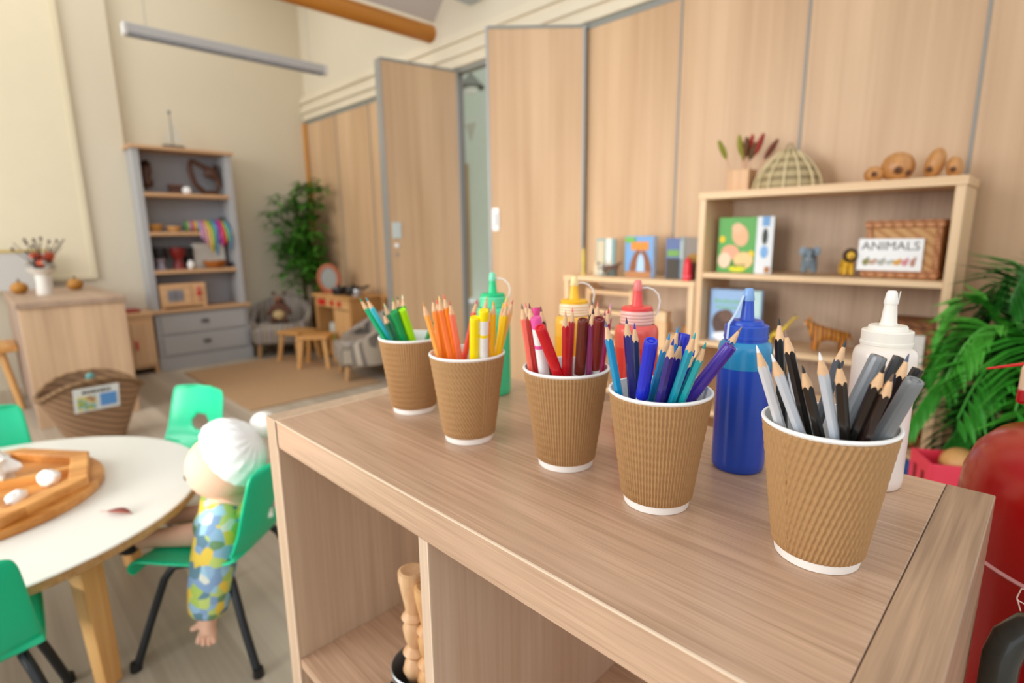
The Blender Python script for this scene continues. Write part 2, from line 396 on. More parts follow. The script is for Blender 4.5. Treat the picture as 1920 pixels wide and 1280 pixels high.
# tin of wooden spindles inside the left compartment
t = thing('metal_tin', 'grey metal tin standing inside the left compartment of the shelving unit', 'tin', (-.545, .362, .386))
MB().lathe([(0, .003), (.036, .003), (.038, 0), (.040, .002), (.040, .066), (.0415, .069), (.040, .071), (.0385, .069), (.0385, .006), (0, .006)]).build('body', mat('9A9C9E', .35, metal=.7), t)
MB().bb(-.012, .012, -.0425, -.040, .03, .06).build('sticker', mat('1C1C20', .5), t)
def spindle(x, y, dx, h, lab, c):
    t = thing('turned_spindle', lab, 'wooden spindle', (x, y, .392)); 
    prof = [(.009, 0), (.011, .03), (.008, .05), (.013, .07), (.017, .085), (.014, .10), (.009, .108), (.016, .12), (.009, .132), (.013, .15), (.015, .17), (.011, .182), (.016, .19), (.010, .2), (.012, .22), (.016, .25), (.017, .262)]
    prof = [(r, z*h/.262) for r, z in prof]
    M, L = axisM((0, 0, 0), (dx, 0, h)); b = MB().lathe(prof, n=20, M=M, cap0=True, cap1=True)
    b.build('shaft', wood(c, 'C08C58', 'z', fine=80, rough=.5), t)
    MB().lathe([(0, L), (.0175, L), (.0175, L+.012), (.014, L+.014), (0, L+.012)], n=20, M=M).build('end_cap', wood(c, 'C89860', 'z', fine=80, rough=.5), t)
spindle(-.545, .352, .002, .195, 'tall turned wooden spindle standing in the grey tin', 'E2BC92')
spindle(-.528, .374, .018, .16, 'shorter turned wooden spindle behind the tall one in the tin', 'DDB07C')
spindle(-.520, .356, .006, .185, 'turned wooden spindle nearly hidden by the divider in the tin', 'D9A870')

# ================================================================== cups
KRAFT = mat('AC8456', .85, var=.10, scale=220, bump=.1)
CUPW = mat('F7F5EF', .45, var=.01)
def sleeve_mesh(fn, rows=64, seg=480, n=80):
    me = MB(); vs = []; fs = []
    z0, z1 = .0075, .1065
    for j in range(rows+1):
        z = z0 + (z1-z0)*j/rows; rb = .030 + z/.11*.015 + .0012
        row = .5+.5*math.cos(z/.0078*2*PI); row = row**6
        for i in range(seg):
            th = 2*PI*i/seg; ph = fn(th, z, n)
            s = math.sin(ph); amp = .00068*(abs(s)**.7)*(1 if s > 0 else -1) if ph is not None else 0
            r = rb + amp - (.0006*row if s > 0 else -.0002*row)
            if j == 0 or j == rows: r = rb-.0006+amp*.4
            vs.append((r*math.cos(th), r*math.sin(th), z))
    for j in range(rows):
        for i in range(seg):
            k = (i+1) % seg; fs.append((j*seg+i, j*seg+k, (j+1)*seg+k, (j+1)*seg+i))
    # inner wall closes the sleeve
    base = len(vs)
    for z in (z0, z1):
        rb = .030 + z/.11*.015 + .0001
        for i in range(seg):
            th = 2*PI*i/seg; vs.append((rb*math.cos(th), rb*math.sin(th), z))
    for i in range(seg):
        k = (i+1) % seg
        fs.append((base+i, base+k, k, i)); fs.append((rows*seg+i, rows*seg+k, base+seg+k, base+seg+i))
    return me.add(vs, fs, True)
def cup_body():
    m = MB(); p = []
    p += [(0, .004), (.0285, .004), (.0288, 0), (.0300, 0)]
    p += [(.0450, .108)]
    for k in range(9):
        a = -PI/2 + k*PI*1.25/8; p.append((.0455+.0016*math.cos(a)-.0002, .1088+.0016*math.sin(a)))
    p += [(.0443, .107), (.0293, .006), (0, .006)]
    return m.lathe(p, n=96)
def wrap(a):
    while a > PI: a -= 2*PI
    while a < -PI: a += 2*PI
    return a
def straight(th, z, n): return n*th
def make_diag(cdir, seam, kl, kr):
    def f(th, z, n):
        d = wrap(th-cdir)           # + is to the right? measured from the direction to the camera
        k = kl if d < seam else kr
        return n*th + k*z
    return f
cup_labels = ['farthest ripple-wrapped paper cup, holding green pencils and pens', 'paper cup with diagonal ripples holding orange and yellow pencils',
              'middle ripple-wrapped paper cup holding red and brown pencils', 'ripple-wrapped paper cup holding blue pencils and pens',
              'nearest and largest-looking paper cup holding black, white and grey pencils']
CUPS = [(-.6528, .4438), (-.5058, .4244), (-.3679, .4478), (-.2478, .4374), (-.1106, .4469)]
str_s = None; body_mesh = None
for i, (x, y) in enumerate(CUPS):
    t = thing('paper_cup', cup_labels[i], 'paper cup', (x, y, UZ), 0, 'ripple paper cups on the shelving unit')
    if body_mesh is None:
        b = cup_body().build('cup_body', CUPW, t); body_mesh = b.data
    else:
        b = bpy.data.objects.new('cup_body', body_mesh); COL.objects.link(b); b.parent = t
    cd = math.atan2(-y, -x)
    if i in (0, 2, 3):
        if str_s is None:
            s = sleeve_mesh(straight).build('ripple_sleeve', KRAFT, t); str_s = s.data
        else:
            s = bpy.data.objects.new('ripple_sleeve', str_s); COL.objects.link(s); s.parent = t
    elif i == 1: s = sleeve_mesh(make_diag(cd, .45, 850, 0), n=60).build('ripple_sleeve', KRAFT, t)
    else: s = sleeve_mesh(make_diag(cd, -.62, 300, -400), n=58).build('ripple_sleeve', KRAFT, t)

# ================================================================== pencils and pens
PENS = [
    (1, 'P', (-0.6495, 0.4592, 0.7755), (-0.6642, 0.3721, 0.9403), '00B078', None, 'bright green pencil leaning furthest left in the green cup'),
    (1, 'P', (-0.6441, 0.4566, 0.7755), (-0.6865, 0.3943, 0.9375), '22B5CC', None, 'turquoise blue pencil leaning left in the green cup'),
    (1, 'P', (-0.6565, 0.4567, 0.7755), (-0.6343, 0.3882, 0.9223), '006A4A', None, 'short dark bottle-green pencil at the front of the green cup'),
    (1, 'P', (-0.6531, 0.4504, 0.7755), (-0.681, 0.4196, 0.927), '0A7A50', 'CDE8C0', 'pale-tipped green pencil with a dark ring behind the short bottle-green pencil'),
    (1, 'P', (-0.6636, 0.4453, 0.7755), (-0.6868, 0.438, 0.9329), '5CC030', None, 'grass green pencil behind the dark green felt pen'),
    (1, 'P', (-0.6613, 0.4522, 0.7755), (-0.6873, 0.4465, 0.935), '00704C', None, 'deep green pencil, middle of the three tips behind the green felt pens'),
    (1, 'P', (-0.6574, 0.4476, 0.7755), (-0.6708, 0.4444, 0.9382), '28B42E', 'E8F0D0', 'tallest green pencil with a pale tip behind the lime felt pen'),
    (1, 'M', (-0.6507, 0.4633, 0.7755), (-0.6308, 0.403, 0.921), '009850', None, 'dark green felt pen cap in the middle of the green cup'),
    (1, 'M', (-0.6461, 0.4676, 0.7895), (-0.6273, 0.4139, 0.9229), 'A6E800', None, 'lime green felt pen cap in the green cup'),
    (1, 'P', (-0.6634, 0.4283, 0.7755), (-0.6339, 0.4716, 0.901), '008A2A', None, 'green pencil leaning right, apart from the others in the green cup'),
    (2, 'P', (-0.5163, 0.4183, 0.7755), (-0.5205, 0.3722, 0.9462), 'F8AC50', None, 'pale orange pencil leaning furthest left in the orange cup'),
    (2, 'P', (-0.5216, 0.4116, 0.7755), (-0.5396, 0.4004, 0.9468), 'F58A28', 'B07050', 'orange pencil with a brown tip, second from the left in the orange cup'),
    (2, 'P', (-0.5193, 0.4205, 0.7755), (-0.5447, 0.4103, 0.9434), 'FFA410', 'F06040', 'amber pencil with red marks on its long bare wood'),
    (2, 'P', (-0.5153, 0.4259, 0.7755), (-0.4885, 0.3713, 0.9549), 'FA7A38', 'FFD080', 'deep orange pencil with a long scuffed bare point at the front of the orange cup'),
    (2, 'P', (-0.5056, 0.4268, 0.7755), (-0.5162, 0.3999, 0.9526), 'FF8C18', 'F0603C', 'tallest bright orange pencil with a coral point'),
    (2, 'P', (-0.5079, 0.4305, 0.7755), (-0.4945, 0.3911, 0.9477), 'F58060', 'C86A50', 'salmon orange pencil at the right of the left-leaning bunch'),
    (2, 'P', (-0.5241, 0.4069, 0.7815), (-0.485, 0.4252, 0.947), 'EE5540', 'E04050', 'coral red pencil leaning right in the orange cup'),
    (2, 'M', (-0.5102, 0.4356, 0.7755), (-0.4608, 0.3993, 0.93), 'FCE400', None, 'plain yellow felt pen cap in the orange cup'),
    (2, 'W', (-0.503, 0.4441, 0.7755), (-0.4516, 0.4054, 0.9381), 'FCE400', None, 'white felt pen with a yellow end in the orange cup'),
    (2, 'P', (-0.513, 0.431, 0.7755), (-0.5084, 0.4619, 0.9457), 'B8C83C', 'D0A050', 'olive yellow pencil with a long point behind the white felt pen'),
    (2, 'P', (-0.4934, 0.4453, 0.7755), (-0.495, 0.4527, 0.933), 'F08018', None, 'plain orange pencil between the white felt pen and the golden pencil'),
    (2, 'P', (-0.4951, 0.4499, 0.7975), (-0.4459, 0.4155, 0.949), 'FFC010', 'F8A000', 'golden yellow pencil with a bright orange point'),
    (2, 'P', (-0.4915, 0.4436, 0.7755), (-0.471, 0.4547, 0.9411), 'FFD400', 'FFC000', 'warm yellow pencil with a split yellow point'),
    (2, 'P', (-0.4939, 0.4424, 0.7755), (-0.4641, 0.4538, 0.9424), 'FAD000', 'F8A020', 'yellow pencil with an orange dot point at the right of the orange cup'),
    (2, 'P', (-0.4926, 0.4424, 0.7755), (-0.4765, 0.4655, 0.9468), 'F8E030', 'F8E040', 'lemon yellow pencil with the highest tip at the right of the orange cup'),
    (2, 'P', (-0.4988, 0.4328, 0.7755), (-0.4687, 0.4688, 0.9435), 'F5BE7A', 'C05050', 'pale peach pencil leaning furthest right in the orange cup'),
    (3, 'P', (-0.3883, 0.4346, 0.7755), (-0.394, 0.4065, 0.9504), 'F4705E', '806060', 'coral pink pencil at the far left of the red cup'),
    (3, 'P', (-0.39, 0.4395, 0.7755), (-0.4158, 0.4348, 0.9474), '5A2A28', 'E07070', 'dark brown pencil behind the coral pink pencil'),
    (3, 'P', (-0.3845, 0.4395, 0.7755), (-0.3826, 0.4057, 0.9518), 'A0141E', '702838', 'dark red pencil left of the pink felt pens'),
    (3, 'M', (-0.3863, 0.4449, 0.7755), (-0.4098, 0.4451, 0.9404), 'D81E78', None, 'magenta felt pen cap behind the pink one'),
    (3, 'W', (-0.3791, 0.4454, 0.7755), (-0.375, 0.4073, 0.9374), 'E855A0', None, 'white felt pen with a pink end'),
    (3, 'P', (-0.3726, 0.444, 0.7755), (-0.389, 0.4304, 0.9457), '6A3A22', '604838', 'chocolate brown pencil behind the slanting red felt pen'),
    (3, 'R', (-0.3587, 0.4698, 0.7875), (-0.3508, 0.3872, 0.9323), 'D01420', None, 'glossy red felt pen slanting across the front of the red cup'),
    (3, 'P', (-0.3758, 0.4556, 0.7755), (-0.3298, 0.4001, 0.9497), 'C81420', 'E0B090', 'bright red pencil standing upright in the red cup'),
    (3, 'P', (-0.3751, 0.4571, 0.7755), (-0.382, 0.476, 0.9406), 'B01826', 'F07080', 'crimson pencil just behind the upright red pencil'),
    (3, 'M', (-0.3666, 0.4607, 0.7755), (-0.3252, 0.4221, 0.938), '6E2416', None, 'chestnut brown felt pen cap in the red cup'),
    (3, 'P', (-0.3582, 0.4682, 0.7755), (-0.314, 0.4226, 0.9504), '8E3A68', '4A2838', 'plum pencil with a dark point between two brown felt pens'),
    (3, 'P', (-0.3542, 0.4717, 0.7975), (-0.3639, 0.4877, 0.9492), '54261C', '605058', 'dark brown pencil with the highest dark tip in the red cup'),
    (3, 'P', (-0.3497, 0.4704, 0.8075), (-0.3529, 0.483, 0.9485), 'D03038', 'E08070', 'scarlet pencil with a long bare point behind the brown felt pen'),
    (3, 'M', (-0.3516, 0.4714, 0.8175), (-0.3091, 0.4261, 0.9401), '7A1A16', None, 'maroon felt pen cap in the red cup'),
    (3, 'P', (-0.3474, 0.4664, 0.7975), (-0.3316, 0.4671, 0.9425), 'B8307C', 'A04068', 'raspberry pencil at the right front of the red cup'),
    (3, 'P', (-0.3431, 0.4707, 0.8415), (-0.3377, 0.4822, 0.9426), 'B01C34', 'D02040', 'ruby pencil with a red tip at the right of the red cup'),
    (3, 'P', (-0.352, 0.4666, 0.7755), (-0.3386, 0.4872, 0.9478), 'C85080', 'D890B0', 'rose pencil with a pale pink tip, rightmost in the red cup'),
    (4, 'P', (-0.2659, 0.433, 0.7755), (-0.2762, 0.3895, 0.9461), '1290C0', '607090', 'light blue pencil leaning left in the blue cup'),
    (4, 'P', (-0.2623, 0.4323, 0.7755), (-0.2677, 0.4088, 0.948), '22207A', '404060', 'navy pencil with the highest dark tip in the blue cup'),
    (4, 'P', (-0.2605, 0.4325, 0.7755), (-0.2722, 0.4294, 0.9397), '24305E', '2838A0', 'dark slate-blue pencil beside the navy one'),
    (4, 'M', (-0.2739, 0.4339, 0.8015), (-0.2272, 0.384, 0.9353), '1C2CC8', None, 'royal blue felt pen cap at the front of the blue cup'),
    (4, 'P', (-0.2732, 0.4309, 0.7895), (-0.2238, 0.4076, 0.9387), '1684B8', '1890D0', 'sky blue pencil right of the royal blue felt pen'),
    (4, 'P', (-0.2676, 0.4396, 0.7755), (-0.2106, 0.3897, 0.9383), '33287E', '28409A', 'dark indigo pencil in front at the middle of the blue cup'),
    (4, 'P', (-0.2622, 0.4387, 0.7755), (-0.2139, 0.4095, 0.9342), '2A2090', '243080', 'violet-blue pencil with a chipped dark point'),
    (4, 'P', (-0.2657, 0.4385, 0.7755), (-0.2477, 0.4662, 0.9342), '1C86C4', '1890D0', 'azure pencil with the tall blue tip at the middle of the blue cup'),
    (4, 'M', (-0.264, 0.4412, 0.7755), (-0.244, 0.4717, 0.9272), '1824B8', None, 'royal blue felt pen cap at the back of the blue cup'),
    (4, 'P', (-0.265, 0.4403, 0.7755), (-0.197, 0.3988, 0.9439), '16A0B8', '50A8A8', 'turquoise pencil with a tall point in the blue cup'),
    (4, 'P', (-0.2632, 0.4405, 0.7755), (-0.193, 0.4094, 0.9347), '12A8B0', '18A0A0', 'teal pencil leaning right in the blue cup'),
    (4, 'P', (-0.2601, 0.4349, 0.7755), (-0.2271, 0.4598, 0.9158), '1C2A88', '2040A0', 'navy pencil hidden between the turquoise and teal pencils'),
    (4, 'M', (-0.2707, 0.429, 0.7935), (-0.1895, 0.4475, 0.9264), '482CA0', None, 'purple felt pen leaning far right out of the blue cup'),
    (4, 'P', (-0.2709, 0.4322, 0.7755), (-0.1966, 0.4867, 0.9375), '1868A8', 'A08070', 'dark blue pencil with a jagged point behind the purple felt pen'),
    (5, 'P', (-0.1137, 0.4532, 0.7755), (-0.1509, 0.4004, 0.9395), 'D8D8DA', 'F0F0F0', 'white pencil leaning furthest left in the black and white cup'),
    (5, 'P', (-0.0963, 0.461, 0.7755), (-0.1352, 0.3868, 0.9374), 'C8CED6', 'F0F0F0', 'white pencil with a long brown point, second from the left'),
    (5, 'P', (-0.1329, 0.4454, 0.7755), (-0.1527, 0.4475, 0.9537), '141414', '202020', 'black pencil with the highest tip in the black and white cup'),
    (5, 'P', (-0.1012, 0.4549, 0.7755), (-0.1352, 0.409, 0.9516), '1C1512', '907060', 'black pencil with a long bare point behind the second white pencil'),
    (5, 'P', (-0.1032, 0.4548, 0.7755), (-0.1482, 0.4526, 0.9262), 'D0D4DA', 'F0F0F0', 'white pencil mostly hidden behind the long-pointed black pencil'),
    (5, 'P', (-0.0928, 0.4626, 0.7755), (-0.116, 0.3903, 0.9318), '18130F', '2A2A2A', 'short black pencil left of the upright white pencil'),
    (5, 'P', (-0.0909, 0.4638, 0.7875), (-0.1037, 0.3804, 0.9441), 'C4CCD6', 'F4F4F4', 'upright white pencil with a white point in the middle of the cup'),
    (5, 'P', (-0.0908, 0.4638, 0.7875), (-0.0934, 0.3854, 0.9393), '171310', '303030', 'upright black pencil right of the white pencil'),
    (5, 'P', (-0.1366, 0.4485, 0.7855), (-0.11, 0.4685, 0.9388), '4A4E54', '303438', 'dark metallic grey pencil at the back of the cup'),
    (5, 'M', (-0.1303, 0.442, 0.7755), (-0.0849, 0.4533, 0.932), '7C8084', None, 'grey felt pen leaning right behind the black pencils'),
    (5, 'P', (-0.1187, 0.4562, 0.7755), (-0.0709, 0.399, 0.9377), '12100F', '202020', 'black pencil leaning right, nearest to the upright ones'),
    (5, 'P', (-0.111, 0.4581, 0.7755), (-0.0666, 0.4023, 0.9323), '241612', '705848', 'brown-black pencil with a stubby bare point in front of the grey felt pen'),
    (5, 'F', (-0.1197, 0.4467, 0.7755), (-0.0745, 0.4609, 0.9318), '24282A', None, 'charcoal pencil with a flat unsharpened end'),
    (5, 'P', (-0.0975, 0.4516, 0.7755), (-0.0673, 0.4504, 0.9371), '1C1010', '505870', 'dark brown pencil with the tallest tip at the right of the cup'),
    (5, 'M', (-0.1103, 0.4535, 0.7755), (-0.0591, 0.4296, 0.9237), '7E8284', None, 'grey felt pen leaning right at the front rim'),
    (5, 'F', (-0.1161, 0.4516, 0.7755), (-0.0643, 0.4731, 0.9224), '151517', None, 'glossy black pencil with a flat end leaning furthest right'),
]

WOODTIP = mat('E0B78C', .65, var=.12, scale=300)
def pencil(t, L, col, tip, flat=False, jag=1.0):
    r = .0038; hexr = lambda a: r*math.cos(PI/6)/math.cos(((a) % (PI/3)) - PI/6)
    CL = .021; rc0 = .0043; n = 48
    rc = lambda h: rc0*(1-h/CL)              # cone radius, h from the cone foot
    foot = L-CL
    mb = MB(); vs = []; fs = []
    if flat: heights = [L]*n
    else: heights = [foot + CL*(1-hexr(2*PI*i/n)/rc0) for i in range(n)]
    for i in range(n):
        a = 2*PI*i/n; h = hexr(a)
        h = min(h, r*.985)
        vs.append((h*math.cos(a), h*math.sin(a), 0))
    for i in range(n):
        a = 2*PI*i/n; h = min(hexr(a), r*.985); vs.append((h*math.cos(a), h*math.sin(a), heights[i]))
    for i in range(n): k = (i+1) % n; fs.append((i, k, n+k, n+i))
    fs.append(tuple(reversed(range(n))))
    if flat: fs.append(tuple(range(n, 2*n)))
    mb.add(vs, fs).build('barrel', mat(col, .28, coat=.3), t)
    if flat:
        MB().lathe([(0, L+.0003), (.001, L+.0003), (.001, L-.001)], n=12).build('lead', mat('303030', .5), t); return
    # bare wood: from the barrel's scalloped rim up to the lead
    zt = CL*.71; vs = []; fs = []; m = 6
    for j in range(m+1):
        for i in range(n):
            a = 2*PI*i/n; h0 = heights[i]-foot; h = h0 + (zt-h0)*j/m; q = rc(h)
            vs.append((q*math.cos(a), q*math.sin(a), foot+h))
    for j in range(m):
        for i in range(n): k = (i+1) % n; fs.append((j*n+i, j*n+k, (j+1)*n+k, (j+1)*n+i))
    MB().add(vs, fs, True).build('bare_wood', WOODTIP, t)
    q = rc(zt)
    MB().lathe([(q, foot+zt), (q*.45, L-.0018), (q*.25, L-.0006), (0, L-.0002)], n=16).build('lead_tip', mat(tip, .5), t)
def marker(t, L, col, white=False, glossy=False):
    r = .0056; cap = L-.062
    body = mat('F1F1EE', .35)
    if white:
        MB().lathe([(0, 0), (r, 0), (r, L-.012)], n=24).build('barrel', body, t)
        MB().lathe([(r*1.0, L-.012), (r*1.02, L-.002), (r*.9, L), (0, L)], n=24).build('end_plug', mat(col, .35), t)
        MB().lathe([(r*1.01, L-.034), (r*1.02, L-.032), (r*1.01, L-.030)], n=24).build('band', mat(col, .5), t)
        return
    MB().lathe([(0, 0), (r*.88, 0), (r*.88, cap+.004), (0, cap+.004)], n=24).build('barrel', body, t)
    n = 72; vs = []; fs = []; prof = [(1.0, cap), (1.0, L-.004), (.96, L-.0008), (.9, L), (.62, L), (.58, L-.0009), (.40, L-.0009), (.34, L-.0002), (0, L-.0002)]
    for (k, z) in prof:
        for i in range(n):
            a = 2*PI*i/n; rr = r*k*(1+(.018*math.cos(12*a) if .95 < k else 0)); vs.append((rr*math.cos(a), rr*math.sin(a), z))
    for j in range(len(prof)-1):
        for i in range(n): q = (i+1) % n; fs.append((j*n+i, j*n+q, (j+1)*n+q, (j+1)*n+i))
    fs.append(tuple(reversed(range(n))))
    MB().add(vs, fs, True).build('cap', mat(col, .22 if glossy else .32, coat=.2), t)
def shade(h, k):
    c = [int(h[i:i+2], 16) for i in (0, 2, 4)]; return '%02X%02X%02X' % tuple(int(min(255, v*k)) for v in c)
gname = {1: 'green pencils and pens in the first cup', 2: 'orange and yellow pencils and pens', 3: 'red and brown pencils and pens', 4: 'blue and purple pencils and pens', 5: 'black, white and grey pencils and pens'}
for (c, kind, p0, p1, col, tip, lab) in PENS:
    nm, cat = ('colouring_pencil', 'pencil') if kind in 'PF' else ('felt_pen', 'felt pen')
    t = thing(nm, lab, cat, p0, 0, gname[c])
    d = Vector(p1)-Vector(p0); t.rotation_mode = 'QUATERNION'
    t.rotation_quaternion = d.to_track_quat('Z', 'X') @ Matrix.Rotation(random.uniform(0, 1), 3, 'Z').to_quaternion()
    if kind in 'PF': pencil(t, d.length, col, tip or shade(col, .85), kind == 'F')
    else: marker(t, d.length, col, kind == 'W', kind == 'R')

# ================================================================== paint bottles
def bottle(x, y, rz, lab, paint, upper, capc, tipc, strap, straight_cap=False, threads=None, closed=True):
    t = thing('squeeze_paint_bottle', lab, 'paint bottle', (x, y, UZ), rz, 'squeezy paint bottles in a row')
    r = .0268
    MB().lathe([(0, .002), (r*.86, .002), (r*.92, 0), (r*.985, .003), (r, .01), (r, .112)], n=48).build('body', mat(paint, .3, var=.06, scale=25, coat=.3), t)
    MB().lathe([(r, .112), (r, .128), (r*.985, .133), (r*.93, .137), (r*.8, .1395)], n=48).build('shoulder', mat(upper, .3, var=.1, scale=40, coat=.3), t)
    tm = mat(threads or capc, .35, coat=.3)
    pr = [(r*.74, .138)]
    for k in range(4): z = .1405+k*.0038; pr += [(r*.76, z), (r*.79, z+.0012), (r*.76, z+.0026)]
    if straight_cap:
        pr = [(r*.80, .1385), (r*.80, .142), (r*.825, .1425), (r*.825, .145), (r*.80, .1455), (r*.80, .155), (r*.76, .1562)]
    else: pr += [(r*.74, .1565)]
    MB().lathe(pr, n=48).build('neck_collar', tm, t)
    if straight_cap:
        MB().lathe([(r*.76, .1560), (r*.62, .1562), (r*.60, .1595), (r*.56, .1605), (.0085, .1608)], n=48).build('cap', mat(capc, .35), t)
    else:
        MB().lathe([(r*.70, .1555), (r*.70, .160), (r*.66, .1612), (.0085, .1616)], n=48).build('cap', mat(capc, .35), t)
    MB().lathe([(.0085, .160), (.0068, .163), (.0052, .181)], n=24).build('nozzle', mat(capc, .35), t)
    MB().lathe([(.0055, .1805), (.0060, .182), (.0045, .1915), (.0034, .1935), (0, .194)], n=24).build('tip_cap', mat(tipc, .35), t)
    if strap == 'loop':
        pts = [(.005, 0, .183)]+[(.006+.019*math.sin(a), 0, .1835-.021*(1-math.cos(a))-.001) for a in [k*PI/10 for k in range(1, 11)]]+[(.017, 0, .140)]
        pts = [(.005, 0, .184), (.012, 0, .1845), (.019, 0, .182), (.025, 0, .176), (.0275, 0, .168), (.0262, 0, .158), (.0225, 0, .149)]
        MB().tube(pts, .0011, 8).build('strap', mat('EDEAE2', .4, trans=.0), t)
    elif strap == 'down':
        MB().tube([(.006, 0, .186), (.0085, 0, .180), (.014, 0, .168), (.0215, 0, .158), (.0225, 0, .142)], .0016, 8, flat=.6).build('strap', mat('BCD0E8', .4), t)
    else:
        MB().tube([(.0062, 0, .1815), (.0066, 0, .188), (.0072, 0, .193)], .0005, 6).build('strap', mat(tipc, .4), t)
    return t
vr = R(45.2)
bottle(-.225, .568, R(-120), 'blue squeezy paint bottle between the blue and black pencil cups', '1446B4', '1C86B8', '1E4CB8', '7FA8DC', 'down', True)
bottle(-.112, .622, R(35), 'white squeezy paint bottle behind the nearest cup', 'EADFD6', 'EADFD2', 'EEE8DA', 'F2EEE4', 'nub', True)
bottle(-.368, .586, R(40), 'red squeezy paint bottle with a white looped strap behind the blue cup', 'E84038', 'EA5C50', 'EE4C48', 'F0807C', 'loop', False, 'F0BCB0')
bottle(-.474, .594, R(40), 'yellow squeezy paint bottle behind the red pencil cup', 'F8AC08', 'F9B83C', 'FBC018', 'FAE0A0', 'loop', False, 'F8E0B8')
bottle(-.628, .583, R(35), 'green squeezy paint bottle behind the orange pencil cup', '3ACC94', '4CD8A0', '18C880', '7FE0B8', 'loop', False, '5CDCA4')
# ================================================================== kids' chairs
GREEN = mat('00C48E', .3, var=.03)
STEEL = mat('1E2226', .4, metal=.2)
def make_chair(label, x, y, facing):
    """local +x is the facing direction"""
    t = thing('school_chair', label, 'chair', (x, y, 0), facing, 'green plastic chairs around the round table')
    # one-piece shell: seat profile then back, swept across the width, with a grip hole
    def shell(u, v):            # u: 0..1 along the profile (front of seat -> top of back); v: -1..1 across
        prof = [(.145, .235), (.15, .255), (.125, .266), (.05, .262), (-.04, .258), (-.10, .264), (-.135, .30), (-.150, .34), (-.165, .40), (-.178, .45), (-.186, .482), (-.188, .488)]
        s = u*(len(prof)-1); i = min(int(s), len(prof)-2); f = s-i
        px = prof[i][0]*(1-f)+prof[i+1][0]*f; pz = prof[i][1]*(1-f)+prof[i+1][1]*f
        if u < .5: wd = .145 - .012*max(0, (u-.25)*4)*.6
        else: wd = .138 - .022*(u-.5)*2
        # rounded top corners
        if u > .82: wd *= math.sqrt(max(0, 1-((u-.82)/.2)**3))
        if u < .08: wd *= .93+.07*(u/.08)
        c = v*v
        return Vector((px + (.028*c if u > .5 else .0), v*wd, pz + (.012*c if .1 < u < .5 else 0)))
    nu, nv = 44, 20; vs = []; fs = []
    for i in range(nu+1):
        for j in range(nv+1): vs.append(shell(i/nu, -1+2*j/nv))
    for i in range(nu):
        for j in range(nv):
            uc, vc = (i+.5)/nu, -1+2*(j+.5)/nv
            if ((uc-.655)/.052)**2 + (vc/.27)**2 < 1: continue
            a = i*(nv+1)+j; fs.append((a, a+1, a+nv+2, a+nv+1))
    s = MB().add(vs, fs, True).build('seat_shell', GREEN, t)
    so = s.modifiers.new('solid', 'SOLIDIFY'); so.thickness = .008; so.offset = 0
    b = s.modifiers.new('sub', 'SUBSURF'); b.levels = 1; b.render_levels = 1
    for sy in (-1, 1):
        MB().tube([(.150, sy*.160, .004), (.115, sy*.135, .12), (.085, sy*.112, .215), (.065, sy*.102, .243), (.03, sy*.100, .250), (-.03, sy*.100, .250), (-.065, sy*.102, .243), (-.085, sy*.112, .215), (-.115, sy*.135, .12), (-.155, sy*.160, .004)], .0095, 12).build('leg_frame', STEEL, t)
        for fx in (.151, -.156):
            MB().lathe([(0, 0), (.012, 0), (.013, .004), (.0115, .022), (0, .022)], (fx, sy*.1605, 0), 14).build('foot_cap', BLACK, t)
    MB().tube([(.03, -.1, .25), (.03, .1, .25)], .007, 10).build('cross_bar', STEEL, t)
    return t
f1 = math.atan2(-.655, -.755)
make_chair('green plastic school chair with the rag doll sitting on it', -1.452, .378, f1)
def face(x, y): return math.atan2(-.084-y, -1.81-x)
make_chair('green plastic school chair on the far side of the table, before the wicker basket', -2.12, .405, face(-2.02, .36))
make_chair('green plastic school chair at the left edge, back partly seen behind the board', -2.27, -.055, -.05)
make_chair('green plastic school chair nearest the camera at the lower left', -1.385, -.125, PI-.02)

# ================================================================== round table
t = thing('round_table', 'low round table with a white top and pale wooden legs', 'table', (-1.80, -.084, 0))
MB().lathe([(0, .385), (.502, .385), (.505, .382)], n=96).build('table_top', mat('E4E4DC', .3, var=.02, coat=.2), t)
MB().lathe([(.505, .382), (.505, .363), (.500, .360), (0, .360)], n=96).build('table_edge', wood('C49A68', '9A7040', 'x', fine=60, rough=.5), t)
for k, a in enumerate([R(29.3), R(119.3), R(209.3), R(299.3)]):
    ca, sa = math.cos(a), math.sin(a)
    top = Vector((ca*.37, sa*.37, .335)); bot = Vector((ca*.405, sa*.405, 0))
    M = Matrix.Rotation(a, 4, 'Z')
    l = MB().add([(.355, -.030, .34), (.355, .022, .34), (.400, .022, .34), (.400, -.030, .34), (.368, -.020, 0), (.368, .020, 0), (.404, .020, 0), (.404, -.020, 0)],
                 [(0, 1, 2, 3), (7, 6, 5, 4), (0, 4, 5, 1), (1, 5, 6, 2), (2, 6, 7, 3), (3, 7, 4, 0)], False, M)
    lo = l.build('leg', PINE, t, bevel=.003)
    MB().box((.36, 0, .345), (.15, .075, .03), M=M, bev=.003).build('leg_bracket', PINE_X, t)
    for q in (-.02, .02):
        MB().lathe([(0, 0), (.007, 0), (.006, .004), (0, .005)], n=12, M=M @ Matrix.Translation((.434, q, .345)) @ Matrix.Rotation(PI/2, 4, 'Y')).build('bolt', ALU, lo)

